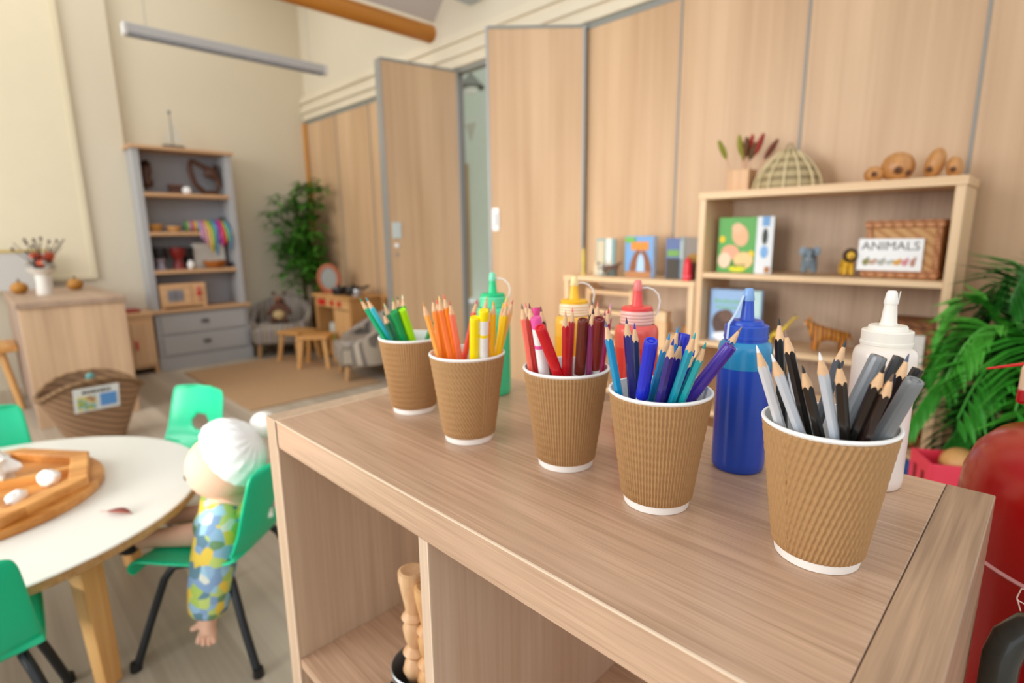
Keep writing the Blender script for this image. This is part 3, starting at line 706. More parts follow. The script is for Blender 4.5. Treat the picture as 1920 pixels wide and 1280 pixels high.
# wooden board with compartments
t = thing('wooden_sorting_board', 'octagonal wooden board with hollow compartments on the round table', 'board', (-1.835, -.095, .385))
def ngon(r, n=8, a0=0): return [(r*math.cos(a0+2*PI*i/n), r*math.sin(a0+2*PI*i/n)) for i in range(n)]
bw = wood('E4A65C', 'BC7830', 'y', fine=40, band=9, rough=.38, plank=.06)
m = MB(); r0 = .285
m.prism(ngon(r0*1.03, 64, 0), 0, .022)
ring = MB(); po = ngon(r0, 8, .25); pi_ = ngon(r0-.045, 8, .25)
for i in range(8):
    k = (i+1) % 8
    ring.add([(*po[i], .02), (*po[k], .02), (*pi_[k], .02), (*pi_[i], .02), (*po[i], .046), (*po[k], .046), (*pi_[k], .046), (*pi_[i], .046)],
             [(0, 1, 2, 3), (4, 7, 6, 5), (0, 4, 5, 1), (2, 6, 7, 3)])
m.build('base', bw, t, bevel=.004); ring.build('rim', bw, t, bevel=.004)
for a in (.35, 1.45, 2.7, 3.9, 5.2):
    MB().box((.14*math.cos(a), .14*math.sin(a), .033), (.20, .014, .022), rz=a).build('divider', bw, t)
def rock(x, y, z, r, lab, seed, jag=.25):
    rr = random.Random(seed); off = Vector((rr.random()*9, rr.random()*9, 0))
    fn = lambda d: 1 + jag*noise.noise(d*2.2+off)
    o = MB().ell((0, 0, r[2]*.92), r, 24, 16, M=Matrix.Rotation(rr.random()*3, 4, 'Z'), fn=fn).build('white_stone' if jag < .5 else 'coral_piece', mat('F6F5F1', .6, var=.03, scale=40, bump=.3), None)
    o.location = (x, y, z); tag(o, lab, 'stone' if jag < .5 else 'coral')
rock(-1.880, -.030, .407, (.055, .045, .045), 'large knobbly white coral piece in the middle of the wooden board', 3, .62)
rock(-1.770, .080, .407, (.030, .022, .020), 'round pale stone in the compartment at the back of the wooden board', 8)
rock(-1.705, .012, .407, (.034, .018, .014), 'flat oblong white stone nearest the right rim of the wooden board', 11)
# leaf on the table
lf = MB(); vs = []; fs = []
for i in range(13):
    u = i/12; wd = .011*math.sin(PI*min(1, u*1.05))**.8
    for j in (-1, 0, 1): vs.append((-.035+.07*u, j*wd, .002+.006*math.sin(u*PI)-abs(j)*.001+(.002 if j else 0)))
for i in range(12):
    for j in range(2): a = i*3+j; fs.append((a, a+1, a+4, a+3))
lf.add(vs, fs, True)
t = thing('dry_leaf', 'small reddish brown dry leaf lying on the white table top', 'leaf', (-1.505, .18, .3855), R(35))
o = lf.build('blade', mat('8E4A40', .7, var=.2, scale=60), t); s_ = o.modifiers.new('s', 'SOLIDIFY'); s_.thickness = .0012
MB().tube([(-.055, 0, .002), (-.03, 0, .004), (.03, 0, .005)], .0008, 6).build('midrib', mat('C08070', .7), t)

# ================================================================== rag doll
def skin(name, pts, edges, m, parent=None, sub=2, root=0, loc=None):
    """pts: list of (x,y,z,r)"""
    me = bpy.data.meshes.new(name); L0 = Vector(loc) if loc is not None else Vector()
    me.from_pydata([tuple(Vector(p[:3])-L0) for p in pts], edges, []); me.materials.append(m)
    o = bpy.data.objects.new(name, me); COL.objects.link(o)
    if loc is not None: o.location = loc
    if parent: o.parent = parent
    md = o.modifiers.new('skin', 'SKIN'); md.use_smooth_shade = True
    for i, p in enumerate(pts):
        me.skin_vertices[0].data[i].radius = (p[3], p[3]) if len(p) < 5 else (p[3], p[4])
        me.skin_vertices[0].data[i].use_root = (i == root)
    s = o.modifiers.new('sub', 'SUBSURF'); s.levels = sub; s.render_levels = sub
    return o
SKIN = mat('E6B89C', .75, var=.03, sss=.05)
dt = thing('rag_doll', 'rag doll in a floral dress with a white bun slumped on a green chair', 'doll', (-1.42, .40, .26))
O = Vector((-1.42, .40, .26))
def q(*p): return (p[0]-O.x, p[1]-O.y, p[2]-O.z) + tuple(p[3:])
P = [q(-1.425, .415, .305, .050), q(-1.420, .412, .355, .058), q(-1.420, .395, .392, .030), q(-1.425, .385, .425, .030),
     q(-1.402, .392, .478, .055), q(-1.405, .388, .500, .050),
     q(-1.390, .370, .375, .030), q(-1.350, .326, .268, .025), q(-1.342, .302, .150, .020), q(-1.341, .295, .118, .019),
     q(-1.474, .432, .350, .028), q(-1.500, .400, .285, .022), q(-1.490, .350, .300, .018),
     q(-1.400, .374, .300, .036), q(-1.457, .305, .298, .030), q(-1.520, .232, .292, .023), q(-1.545, .203, .284, .022),
     q(-1.480, .420, .295, .036), q(-1.560, .345, .298, .028), q(-1.620, .285, .292, .022), q(-1.645, .262, .286, .022)]
E_ = [(0, 1), (1, 2), (2, 3), (3, 4), (4, 5), (2, 6), (6, 7), (7, 8), (8, 9), (2, 10), (10, 11), (11, 12), (0, 13), (13, 14), (14, 15), (15, 16), (0, 17), (17, 18), (18, 19), (19, 20)]
# near hand: palm then five stubby fingers and a thumb
base = len(P); P.append(q(-1.340, .290, .098, .019)); E_.append((9, base))
for k, (dx, dy, L) in enumerate([(-.013, -.013, .024), (-.005, -.006, .029), (.004, .002, .028), (.012, .009, .022)]):
    a = len(P); P.append(q(-1.340+dx, .290+dy, .090, .0075)); P.append(q(-1.340+dx*1.25, .290+dy*1.25-.004, .090-L, .0062)); E_ += [(base, a), (a, a+1)]
a = len(P); P.append(q(-1.356, .276, .112, .008)); P.append(q(-1.372, .263, .101, .0068)); E_ += [(9, a), (a, a+1)]
skin('body', P, E_, SKIN, dt)
# head detail: face towards the table (image left), hair over the crown
hd = Vector(q(-1.392, .402, .498)[:3])
fdir = Vector((-.58, -.56, -.52)).normalized(); hup = Vector((-.30, -.30, .9)); hup = (hup - fdir*hup.dot(fdir)).normalized(); hs = fdir.cross(hup)
HM = Matrix((( fdir.x, hs.x, hup.x, hd.x), (fdir.y, hs.y, hup.y, hd.y), (fdir.z, hs.z, hup.z, hd.z), (0, 0, 0, 1)))
MB().ell((.036, 0, -.010), (.086, .072, .082), 28, 18, M=HM).build('head', SKIN, dt)
MB().ell((.122, 0, -.010), (.013, .011, .011), M=HM).build('nose', SKIN, dt)
for s in (-1, 1):
    MB().ell((.108, s*.028, .014), (.007, .008, .009), M=HM).build('eye', mat('2A3038', .4), dt)
    MB().ell((.005, s*.064, -.012), (.010, .007, .013), M=HM).build('ear', SKIN, dt)
MB().tube([HM @ Vector(p) for p in [(.110, -.018, -.036), (.115, 0, -.042), (.110, .018, -.036)]], .0025, 8).build('mouth', mat('C46A60', .7), dt)
hair = MB(); nn = 48; mm = 18; vs = []; fs = []
for j in range(mm+1):
    for i in range(nn):
        ph = PI*.50*j/mm; a = 2*PI*i/nn
        d = Vector((-math.cos(ph)*.80+.0, math.sin(ph)*math.cos(a), math.sin(ph)*math.sin(a)))
        k = 1+.022*math.sin(a*17+ph*2)*min(1, ph*2)
        vs.append(HM @ Vector((d.x*.100*k+.002, d.y*.082*k, d.z*.090*k+.004)))
for j in range(mm):
    for i in range(nn): k = (i+1) % nn; fs.append((j*nn+i, (j+1)*nn+i, (j+1)*nn+k, j*nn+k))
hair.add(vs, fs, True).build('hair', mat('F4F5F3', .85, var=.05, scale=30, bump=.4), dt)
MB().ell(q(-1.392, .487, .555)[:3], (.034, .034, .032), 24, 16, fn=lambda d: 1+.03*math.sin(12*math.atan2(d.y, d.x))).build('hair_bun', mat('F4F2EA', .85, var=.05, scale=30, bump=.4), dt)
FLOR = ramp_mat('floral_fabric', ['8FB4D0', 'A9C45A', '5E8496', 'E6C84A', '7FA0C4', '6E9468', 'D8DDD0', '9CC8DC', 'B8CC70'], scale=42)
# dress: bodice + skirt over the thighs, and two sleeves
skin('dress', [q(-1.425, .418, .312, .086), q(-1.415, .414, .350, .080), q(-1.412, .402, .388, .050), q(-1.445, .370, .315, .080), q(-1.480, .330, .312, .062), q(-1.395, .36, .310, .055)],
     [(0, 1), (1, 2), (0, 3), (3, 4), (3, 5)], FLOR, dt)
skin('sleeve', [q(-1.400, .385, .385, .040), q(-1.368, .348, .335, .054), q(-1.345, .322, .262, .056), q(-1.338, .302, .175, .050), q(-1.340, .298, .134, .046)],
     [(0, 1), (1, 2), (2, 3), (3, 4)], FLOR, dt)
skin('sleeve', [q(-1.455, .425, .375, .034), q(-1.485, .425, .335, .034), q(-1.503, .398, .290, .032), q(-1.495, .365, .300, .030)], [(0, 1), (1, 2), (2, 3)], FLOR, dt)
for c in [(-1.555, .192, .287), (-1.655, .252, .287)]:
    MB().ell(q(*c)[:3], (.030, .030, .034), 20, 12).build('shoe', mat('1E1A1C', .6), dt)

# ================================================================== grey dresser
GREY = mat('ACADAE', .55, var=.03)
SHW = wood('D2AA80', 'B58A62', 'y', fine=30, rough=.45)
t = thing('grey_dresser', 'tall grey painted dresser with open wooden shelves and two drawers', 'dresser', (-5.06, 1.345, 0))
ox, oy = -5.06, 1.345
def g(x0, x1, y0, y1, z0, z1, nm, m, bev=.003, par=None): return MB().bb(x0-ox, x1-ox, y0-oy, y1-oy, z0, z1, bev=bev).build(nm, m, par or t)
g(WX, -4.925, .992, 1.700, .0, .10, 'plinth', GREY)
g(WX, -4.935, 1.0, 1.692, .10, .455, 'base_cabinet', GREY)
for z0, z1 in ((.285, .435), (.118, .268)):
    dr = g(-4.937, -4.922, 1.035, 1.660, z0, z1, 'drawer', mat('B0B1B2', .5), .004)
    MB().ell((-4.915-ox, 1.345-oy, (z0+z1)/2+.01), (.012, .032, .014)).build('cup_handle', mat('5C5A58', .4, metal=.5), dr)
g(WX, -4.905, .98, 1.715, .455, .480, 'counter', SHW)
for y0, y1 in ((1.0, 1.045), (1.645, 1.690)): g(WX, -4.95, y0, y1, .48, 1.69, 'side_panel', GREY)
g(WX, WX+.012, 1.045, 1.645, .48, 1.69, 'back_panel', mat('A4A4A8', .6), .001)
for z in (.778, 1.073, 1.367): g(WX+.012, -4.95, 1.045, 1.645, z-.022, z+.008, 'shelf', SHW)
g(WX, -4.93, .985, 1.705, 1.69, 1.715, 'cornice', SHW)
# sailing boat ornament
t = thing('model_sailing_boat', 'small model sailing boat standing on top of the grey dresser', 'model boat', (-5.03, 1.30, 1.715))
MB().prism([(-.03, -.07), (.03, -.07), (.025, .05), (0, .085), (-.025, .05)], 0, .025).build('hull', mat('2C3848', .5), t)
MB().tube([(0, 0, .02), (0, 0, .27)], .004, 8).build('mast', mat('8A8478', .6), t)
for nm, pg in (('mainsail', [(.004, .05), (.075, .05), (.006, .24)]), ('jib', [(-.006, .05), (-.06, .05), (-.006, .20)])):
    MB().prism(pg, -.001, .001, M=Matrix.Rotation(PI/2, 4, 'Z') @ Matrix.Rotation(PI/2, 4, 'X')).build(nm, mat('D0CBBB', .8), t)
MB().ell((0, 0, .27), (.011, .011, .014)).build('mast_top', mat('5A6470', .6), t)
# shelf objects
DARKW = mat('4E2C18', .5, var=.35, scale=12)
o = skin('driftwood_sculpture', [(-5.06, 1.095, 1.378+.03, .04), (-5.07, 1.085, 1.47, .035), (-5.06, 1.11, 1.54, .03), (-5.07, 1.09, 1.61, .032), (-5.05, 1.13, 1.46, .018), (-5.06, 1.12, 1.60, .02)], [(0, 1), (1, 2), (2, 3), (1, 4), (2, 5)], DARKW, loc=(-5.06, 1.09, 1.375))
tag(o, 'upright dark brown wooden sculpture at the left of the dresser top shelf', 'sculpture')
o = skin('driftwood_loop_sculpture', [(-5.06, 1.60, 1.40, .022), (-5.06, 1.50, 1.395, .02), (-5.06, 1.43, 1.46, .022), (-5.05, 1.40, 1.58, .022), (-5.06, 1.42, 1.645, .02), (-5.05, 1.50, 1.60, .022), (-5.06, 1.58, 1.555, .03), (-5.05, 1.61, 1.47, .022), (-5.05, 1.585, 1.625, .032), (-5.06, 1.50, 1.53, .022)],
         [(0, 1), (1, 2), (2, 3), (3, 4), (4, 5), (5, 6), (6, 7), (7, 0), (6, 8), (6, 9)], DARKW, loc=(-5.06, 1.5, 1.375))
tag(o, 'open looped dark wood sculpture at the right of the dresser top shelf', 'sculpture')
def bowl(nm, lab, x, y, z, r, h, c, cat='bowl', m=None):
    o = MB().lathe([(0, 0), (r*.5, 0), (r*.85, h*.4), (r, h), (r*.93, h), (r*.78, h*.45), (r*.4, h*.12), (0, h*.12)], n=32).build(nm, m or mat(c, .5, var=.15), None)
    o.location = (x, y, z); return tag(o, lab, cat)
t = thing('brown_box', 'small dark brown box on the dresser top shelf', 'box', (-5.06, 1.285, 1.375))
MB().bb(-.03, .03, -.045, .05, 0, .06, bev=.004).build('body', mat('4A2C20', .5), t)
MB().bb(-.034, .034, -.05, .055, .06, .072, bev=.003).build('lid', mat('6E4630', .5), t)
rock(-5.03, 1.355, 1.375, (.03, .04, .03), 'round white stone beside the dark box on the dresser top shelf', 21)
bowl('wooden_bowl', 'golden wooden bowl at the left of the dresser second shelf', -5.06, 1.11, 1.081, .055, .06, 'D09A50')
bowl('wooden_bowl', 'lighter shallow wooden bowl beside the golden bowl on the dresser', -5.05, 1.235, 1.081, .055, .045, 'D8A868')
t = thing('ribbon_bundle', 'bundle of rainbow ribbons hanging over the dresser second shelf', 'ribbons', (-5.0, 1.46, 1.081), 0)
MB().tube([(-.05, -.14, .045), (-.05, .16, .045)], .045, 14).build('roll', ramp_mat('ribbon_stripes', ['7A60A0', 'E07828', 'D8C040', '5898C0', 'C04880', '60A058', 'D09088'], 'stripe', axis=1, width=.11), t)
for k in range(11):
    y = -.06+.021*k; L = [.06, .10, .13, .17, .15, .19, .10, .12, .10, .08, .15][k]; c = ['B890B0', 'C888A8', 'D8A888', 'D8C048', '60B068', '5898C8', '8840A0', 'C83C90', 'E04038', '70B860', '5C98B8'][k]
    rb = MB(); vs = []; fs = []
    for i, (xx, zz) in enumerate([(-.06, .092), (-.03, .094), (.0, .075), (.043, .028), (.054, .0), (.060, -L*.5), (.056, -L)]):
        for s in (0, 1): vs.append((xx+.003*math.sin(k+i), y+.019*s+.004*math.sin(i+k), zz))
    for i in range(6): fs.append((i*2, i*2+1, i*2+3, i*2+2))
    r_ = rb.add(vs, fs, True).build('ribbon', mat(c, .5), t); s_ = r_.modifiers.new('s', 'SOLIDIFY'); s_.thickness = .002
t = thing('dark_jar', 'small dark jar at the right end of the dresser second shelf', 'jar', (-5.08, 1.61, 1.081))
MB().lathe([(0, 0), (.022, 0), (.028, .03), (.024, .09), (.018, .1), (.02, .12), (0, .12)]).build('body', mat('2C2024', .4), t)
t = thing('black_goblet_drum', 'black goblet drum on a white base at the left of the dresser third shelf', 'drum', (-5.05, 1.115, .786))
MB().lathe([(.035, .0), (.03, .02), (.022, .06), (.045, .09), (.05, .165)], n=28, cap0=True).build('base', mat('A8A0B0', .6), t)
MB().lathe([(.049, .09), (.054, .10), (.054, .17), (.05, .175), (0, .175)], n=28).build('drum_head', mat('161416', .5), t)
t = thing('red_djembe_drum', 'dark red djembe drum in the middle of the dresser third shelf', 'drum', (-5.04, 1.24, .786))
MB().lathe([(.042, 0), (.040, .02), (.028, .07), (.032, .085), (.055, .12), (.058, .17)], n=32, cap0=True).build('shell', mat('7C1C18', .4, var=.2), t)
MB().lathe([(.059, .165), (.059, .175), (.05, .178), (0, .178)], n=32).build('drum_skin', mat('58221C', .6), t)
t = thing('black_bongo', 'black drum behind the red djembe on the dresser third shelf', 'drum', (-5.1, 1.325, .786))
MB().lathe([(.03, 0), (.026, .05), (.04, .1), (.042, .17), (0, .17)], n=28, cap0=True).build('shell', mat('1A1618', .5), t)
rock(-5.0, 1.315, .786, (.024, .028, .035), 'pale rounded stone in front of the black drum on the dresser', 31)
t = thing('white_panel_box', 'white oblong box standing behind the orange basket on the dresser', 'box', (-5.13, 1.48, .786))
MB().bb(-.04, .04, -.11, .13, 0, .20, bev=.006).build('body', mat('DAD6CA', .6), t)
MB().bb(-.043, .043, -.113, .133, .17, .204, bev=.005).build('lid', mat('E2DFD4', .6), t)
bowl('orange_basket', 'shallow orange woven basket on the dresser third shelf', -5.02, 1.50, .786, .09, .06, 'C8792C', 'basket', weave('D8862E', '9A5214', 160, 300))
t = thing('dark_cup', 'small dark cup beside the orange basket on the dresser', 'cup', (-5.04, 1.62, .786))
MB().lathe([(0, 0), (.018, 0), (.024, .035), (.02, .035), (.015, .005), (0, .005)]).build('body', mat('38282C', .5), t)
# toy microwave
t = thing('toy_microwave', 'wooden toy microwave with red dials on the dresser counter', 'toy microwave', (-5.03, 1.225, .480))
BX = wood('E0B98C', 'C6986A', 'y', fine=40, rough=.45)
MB().bb(-.09, .075, -.165, .165, .012, .195, bev=.004).build('body', BX, t)
MB().bb(.075, .083, -.16, .05, .02, .188, bev=.003).build('door', BX, t)
MB().bb(.083, .086, -.115, -.005, .06, .15, bev=.002).build('window_pane', mat('86868C', .3), t)
MB().bb(.083, .0875, -.12, 0, .10, .104).bb(.083, .0875, -.065, -.061, .055, .155).build('window_bar', mat('5C5E68', .4), t)
for z, c in ((.11, 'C42420'), (.15, 'CE7060'), (.065, 'C89070')):
    MB().lathe([(0, 0), (.018, 0), (.018, .012), (0, .014)], n=20, M=Matrix.Translation((.075, .11, z)) @ Matrix.Rotation(PI/2, 4, 'Y')).build('dial', mat(c, .4), t)
for y in (-.15, .15): MB().bb(-.08, .07, y-.012, y+.012, 0, .014).build('foot', BX, t)

# ================================================================== toy cupboard + oak cabinet left of the dresser
t = thing('toy_cupboard', 'small beech toy cupboard with two red handles beside the grey dresser', 'cupboard', (-5.0, .83, 0))
MB().bb(-.17, .09, -.16, .15, .05, .45, bev=.003).build('body', BX, t)
MB().bb(-.18, .10, -.17, .16, .45, .475, bev=.003).build('top', BX, t)
for a, b in ((-.155, -.005), (.0, .145)):
    d = MB().bb(.09, .102, a, b, .075, .40, bev=.002).build('door', wood('E2BE94', 'CFA478', 'z', fine=40), t)
    y = -.028 if a < -.1 else .022
    MB().bb(.102, .118, y-.008, y+.008, .20, .27, bev=.003).build('handle', mat('C8302A', .4), d)
for y in (-.15, .14): MB().bb(-.16, .09, y-.012, y+.012, 0, .05).build('foot', BX, t)
o = MB().bb(-.12, .02, -.02, .13, 0, .022, bev=.01).build('red_cloth', mat('A04038', .8), None); o.location = (-5.0, .80, .475); tag(o, 'folded red cloth on top of the toy cupboard', 'cloth')
t = thing('oak_cabinet', 'waist-high pale oak cabinet with a vase on top at the left', 'cabinet', (-4.44, .41, 0))
CZ = wood('DDBE98', 'B8977A', 'z', fine=24, band=4, rough=.5, plank=.0, key_seed=3); CX = wood('C9AC90', 'A88B74', 'x', fine=24, rough=.5)
MB().bb(.53, .56, -.235, .235, 0, .67, bev=.002).build('end_panel', wood('E2C09A', 'BE9C7C', 'z', fine=16, band=6, rough=.5, key_seed=9), t)
MB().bb(-.56, .53, -.215, .235, .04, .67, bev=.002).build('carcass', wood('B89E8A', '9A8272', 'z', fine=24, rough=.5), t)
MB().bb(-.57, .575, -.245, .245, .67, .70, bev=.002).build('top', wood('B89C84', '9C816C', 'x', fine=24, rough=.5), t)
MB().bb(-.54, .0, -.235, -.215, .06, .66, bev=.002).build('door', wood('AD9484', '8E786A', 'z', fine=24, rough=.5), t)
MB().bb(.0, .53, -.235, -.215, .06, .66, bev=.002).build('door', wood('AD9484', '8E786A', 'z', fine=24, rough=.5), t)
t = thing('flower_vase', 'white jug of dried dark and orange flowers on the oak cabinet', 'vase', (-4.42, .34, .70))
MB().lathe([(0, 0), (.04, 0), (.042, .01), (.036, .07), (.038, .12), (.07, .15), (.075, .16), (.068, .16), (.03, .12), (0, .10)], n=28).build('body', mat('E6E2D8', .4), t)
st = MB(); rr = random.Random(5)
for k in range(22):
    a = rr.random()*6.28; L = .12+.10*rr.random(); s = .05+.12*rr.random()
    p = [(0, 0, .12), (math.cos(a)*s*.5, math.sin(a)*s*.5, .12+L*.6), (math.cos(a)*s, math.sin(a)*s, .12+L)]
    st.tube(p, [.003, .003, .002], 5)
    if k % 2: st.ell(p[2], (.022, .008, .012), 8, 6)
st.build('dried_stems', mat('4A3A38', .8, var=.3), t)
fl = MB()
for k in range(7): a = rr.random()*6.28; fl.ell((math.cos(a)*.05, math.sin(a)*.05, .19+.05*rr.random()), (.026, .026, .02), 10, 8)
fl.build('orange_flower', mat('C8502A', .7, var=.2), t)
lvv = MB()
for k in range(10): a = rr.random()*6.28; lvv.ell((math.cos(a)*.06, math.sin(a)*.06, .165+.03*rr.random()), (.03, .02, .01), 10, 6)
lvv.build('pale_leaves', mat('A8A498', .7, var=.2), t)
for x, y, lb_ in ((-4.62, .235, 'round amber gourd left of the white jug'), (-4.68, .52, 'small amber gourd right of the white jug')):
    t = thing('gourd', lb_, 'gourd', (x, y, .70)); MB().ell((0, 0, .035), (.05, .045, .038)).build('body', mat('B07828', .5, var=.15), t)
    MB().tube([(0, 0, .07), (.006, 0, .09)], .006, 8).build('stem', mat('6A5028', .7), t)
t = thing('grey_picture_board', 'pale grey card leaning on the wall behind the gourds', 'card', (-5.0, .22, .70), 0)
MB().box((0, 0, .13), (.015, .42, .26)).build('card', mat('C8C8C4', .7), t)
MB().box((0.002, 0, .258), (.02, .43, .02)).build('top_edge', mat('C9B06A', .6), t)
# bench at far left
t = thing('wooden_bench', 'small wooden stool with splayed legs at the left edge behind the table', 'stool', (-4.62, -.02, 0))
MB().bb(-.16, .16, -.25, .19, .36, .40, bev=.006).build('seat', PINE_X, t)
for sx in (-1, 1):
    for sy in (-1, 1):
        MB().tube([(sx*.11, sy*.14-.03, .37), (sx*.15, sy*.19-.03, 0)], [.02, .018], 14).build('leg', PINE, t)
# wicker basket
t = thing('wicker_floor_basket', 'fan-shaped wicker basket with a picture label on the floor', 'basket', (-3.43, .375, 0), R(4))
wk = weave('B48E6A', '7A5A40', 160, 300)
vs = []; fs = []; nn = 40
def ringpt(a, z):
    k = z/.34; w_ = .11+.105*k; d_ = .09+.045*k; s = math.copysign(abs(math.cos(a))**.8, math.cos(a)); c = math.copysign(abs(math.sin(a))**.8, math.sin(a))
    zz = z*.78 + (k*k)*.082*(math.sin(a)**2)
    return (c*d_, s*w_, max(zz, 0))
for j in range(9):
    for i in range(nn): vs.append(ringpt(2*PI*i/nn, .34*j/8))
for j in range(9):
    for i in range(nn): p = ringpt(2*PI*i/nn, .34*(8-j)/8); vs.append((p[0]*.92, p[1]*.95, p[2]+.004))
for j in range(17):
    for i in range(nn): k = (i+1) % nn; fs.append((j*nn+i, j*nn+k, (j+1)*nn+k, (j+1)*nn+i))
fs.append(tuple(reversed(range(nn)))); fs.append(tuple(17*nn+i for i in range(nn)))
MB().add(vs, fs, True).build('wicker_body', wk, t)
rm = [ringpt(2*PI*i/nn, .34) for i in range(nn+1)]; MB().tube(rm, .012, 10, caps=False).build('rim', weave('A07E54', '6E5034', 200, 300), t)
# front faces the camera: local -x after the 45 degree turn is (-.7,-.7); the camera lies at (+.99,-.1) so use both
lab = thing('basket_label', 'white picture label hanging on the front of the wicker basket', 'label', (-3.292, .378, .258), R(4))
MB().box((0, 0, 0), (.004, .185, .125), M=Matrix.Rotation(R(14), 4, 'Y')).build('card', mat('E6EAE8', .6), lab)
def patch(y0, y1, z0, z1, c): MB().box((.0035, (y0+y1)/2, (z0+z1)/2), (.003, y1-y0, z1-z0), M=Matrix.Rotation(R(14), 4, 'Y')).build('picture', mat(c, .6) if isinstance(c, str) else c, lab)
patch(-.080, -.005, -.052, .020, ramp_mat('label_picture', ['D8C850', '88B070', '9CC4D8', 'E0D070', 'B08870'], 'noise', 20)); patch(.012, .080, -.045, .022, '5C98D8')
hd_ = MB()
for k in range(9): hd_.box((.0035, -.052+.013*k, .042), (.003, .009, .012+.004*(k % 3 == 0)), M=Matrix.Rotation(R(14), 4, 'Y'))
hd_.build('lettering', mat('383838', .6), lab)
t = thing('toy_figure', 'small teal toy poking out of the wicker basket', 'toy', (-3.47, .385, .285))
MB().ell((0, 0, .05), (.02, .02, .02)).ell((0, 0, .02), (.014, .014, .03)).build('body', mat('5C9C98', .5), t)
# ================================================================== reading corner
STRIPE = ramp_mat('striped_fabric', ['A69A88', '6E655C', 'B4A894', '857A90', 'A69A88', '5C5650', '9A8E80', 'B4A894', '70655E'], 'stripe', axis=1, width=.085, rough=.85)
def armchair(lab, x, y, rz):
    t = thing('tub_armchair', lab, 'armchair', (x, y, 0), rz, 'small striped tub armchairs')
    n = 28; vs = []; fs = []
    def prof(a): return .26-.02*math.cos(a), .30+.20*max(0, math.cos(a/1.35))**1.0
    ang = [R(-128)+R(256)*i/n for i in range(n+1)]
    for a in ang:
        r, h = prof(a); c, s = -math.cos(a), math.sin(a)
        for (k, z) in ((1, .13), (1.03, h-.02), (.98, h), (.86, h), (.80, h-.02), (.78, .13)): vs.append((c*r*k, s*r*k, z))
    for i in range(n):
        for j in range(6): k = (j+1) % 6; a = i*6; b = (i+1)*6; fs.append((a+j, a+k, b+k, b+j))
    fs.append(tuple(range(6))); fs.append(tuple(n*6+i for i in reversed(range(6))))
    MB().add(vs, fs, True).build('tub_back', STRIPE, t)
    MB().lathe([(0, .12), (.2, .12), (.21, .14), (.21, .25), (.18, .285), (0, .29)], (.03, 0, 0), 32).build('seat_cushion', STRIPE, t)
    MB().bb(.05, .245, -.19, .19, .12, .26, bev=.02).build('seat_front', STRIPE, t)
    for sx in (-.15, .19):
        for sy in (-.15, .15): MB().tube([(sx, sy, .13), (sx*1.08, sy*1.08, 0)], [.024, .018], 12).build('leg', wood('C49A6C', 'A07848', 'z'), t)
    return t
armchair('striped tub armchair with a brown toy on it, beside the grey dresser', -4.92, 1.97, R(-35))
armchair('striped tub armchair right of the play stove, half behind the cup', -3.60, 2.08, R(-110))
# brown toy on the armchair
t = thing('soft_toy', 'dark brown soft toy sitting on the left striped armchair', 'soft toy', (-4.86, 1.94, .287), R(-35))
BR = mat('5A3A2C', .9, var=.25, scale=40, bump=.5)
skin('body', [(0, 0, .055, .055), (.0, 0, .12, .05), (0, 0, .17, .035), (0.005, 0, .225, .045), (.02, -.07, .12, .024), (.06, -.09, .07, .02), (.02, .07, .12, .024), (.06, .09, .07, .02), (.08, -.05, .035, .026), (.12, -.06, .03, .024), (.08, .05, .035, .026), (.12, .06, .03, .024)],
     [(0, 1), (1, 2), (2, 3), (1, 4), (4, 5), (1, 6), (6, 7), (0, 8), (8, 9), (0, 10), (10, 11)], BR, t)
MB().ell((.045, 0, .215), (.022, .028, .022)).build('muzzle', mat('8A5A40', .8), t)
MB().ell((.058, 0, .07), (.04, .055, .045)).build('tan_belly', mat('B8A070', .8, var=.2), t)
for s in (-1, 1): MB().ell((0, s*.045, .26), (.014, .018, .018)).build('ear', BR, t)
def stool(lab, x, y, rz):
    t = thing('milking_stool', lab, 'stool', (x, y, 0), rz, 'small wooden stools in the reading corner')
    MB().bb(-.12, .12, -.12, .12, .235, .262, bev=.008).build('seat', PINE_X, t)
    for sx in (-1, 1):
        for sy in (-1, 1): MB().tube([(sx*.085, sy*.085, .24), (sx*.115, sy*.115, 0)], [.018, .02], 12).build('leg', PINE, t)
stool('small wooden stool on the left, in front of the striped armchair', -4.49, 1.92, R(20))
stool('small wooden stool on the right, in front of the play stove', -4.20, 2.00, R(30)) if False else stool('small wooden stool on the right, in front of the play stove', -4.17, 1.93, R(48))
# play stove
t = thing('play_stove', 'wooden play stove with red panels in the corner', 'play stove', (-4.22, 2.27, 0))
PX = wood('D6A468', 'B07C44', 'z', fine=40, rough=.45)
MB().bb(-.31, -.28, -.16, .14, .0, .53, bev=.004).build('side_panel', PX, t)
MB().bb(.27, .30, -.16, .14, .0, .53, bev=.004).build('side_panel', PX, t)
MB().bb(-.02, .02, -.14, .13, .04, .53, bev=.002).build('middle_panel', PX, t)
MB().bb(-.32, .31, -.18, .15, .53, .555, bev=.004).build('top', PX, t)
MB().bb(-.28, .27, -.14, .13, .04, .065, bev=.002).build('bottom', PX, t)
MB().bb(-.28, .27, .12, .135, .04, .53).build('back_panel', PX, t)
MB().bb(-.28, .27, -.155, -.14, .45, .53, bev=.002).build('control_panel', wood('DCB078', 'BC8A50', 'x', fine=40), t)
MB().bb(.02, .27, -.155, -.14, .07, .44, bev=.002).build('oven_door', wood('DEB47E', 'C09058', 'z', fine=40), t)
MB().bb(-.24, -.12, -.166, -.155, .465, .515, bev=.002).build('red_display', mat('C4201C', .4), t)
for x in (.0, .12): MB().lathe([(0, 0), (.024, 0), (.022, .014), (0, .016)], n=20, M=Matrix.Translation((x, -.155, .49)) @ Matrix.Rotation(PI/2, 4, 'X')).build('red_knob', mat('C4281E', .4), t)
o = thing('toy_pan_set', 'green and white toy tins inside the play stove', 'toy tins', (-4.37, 2.2, .066))
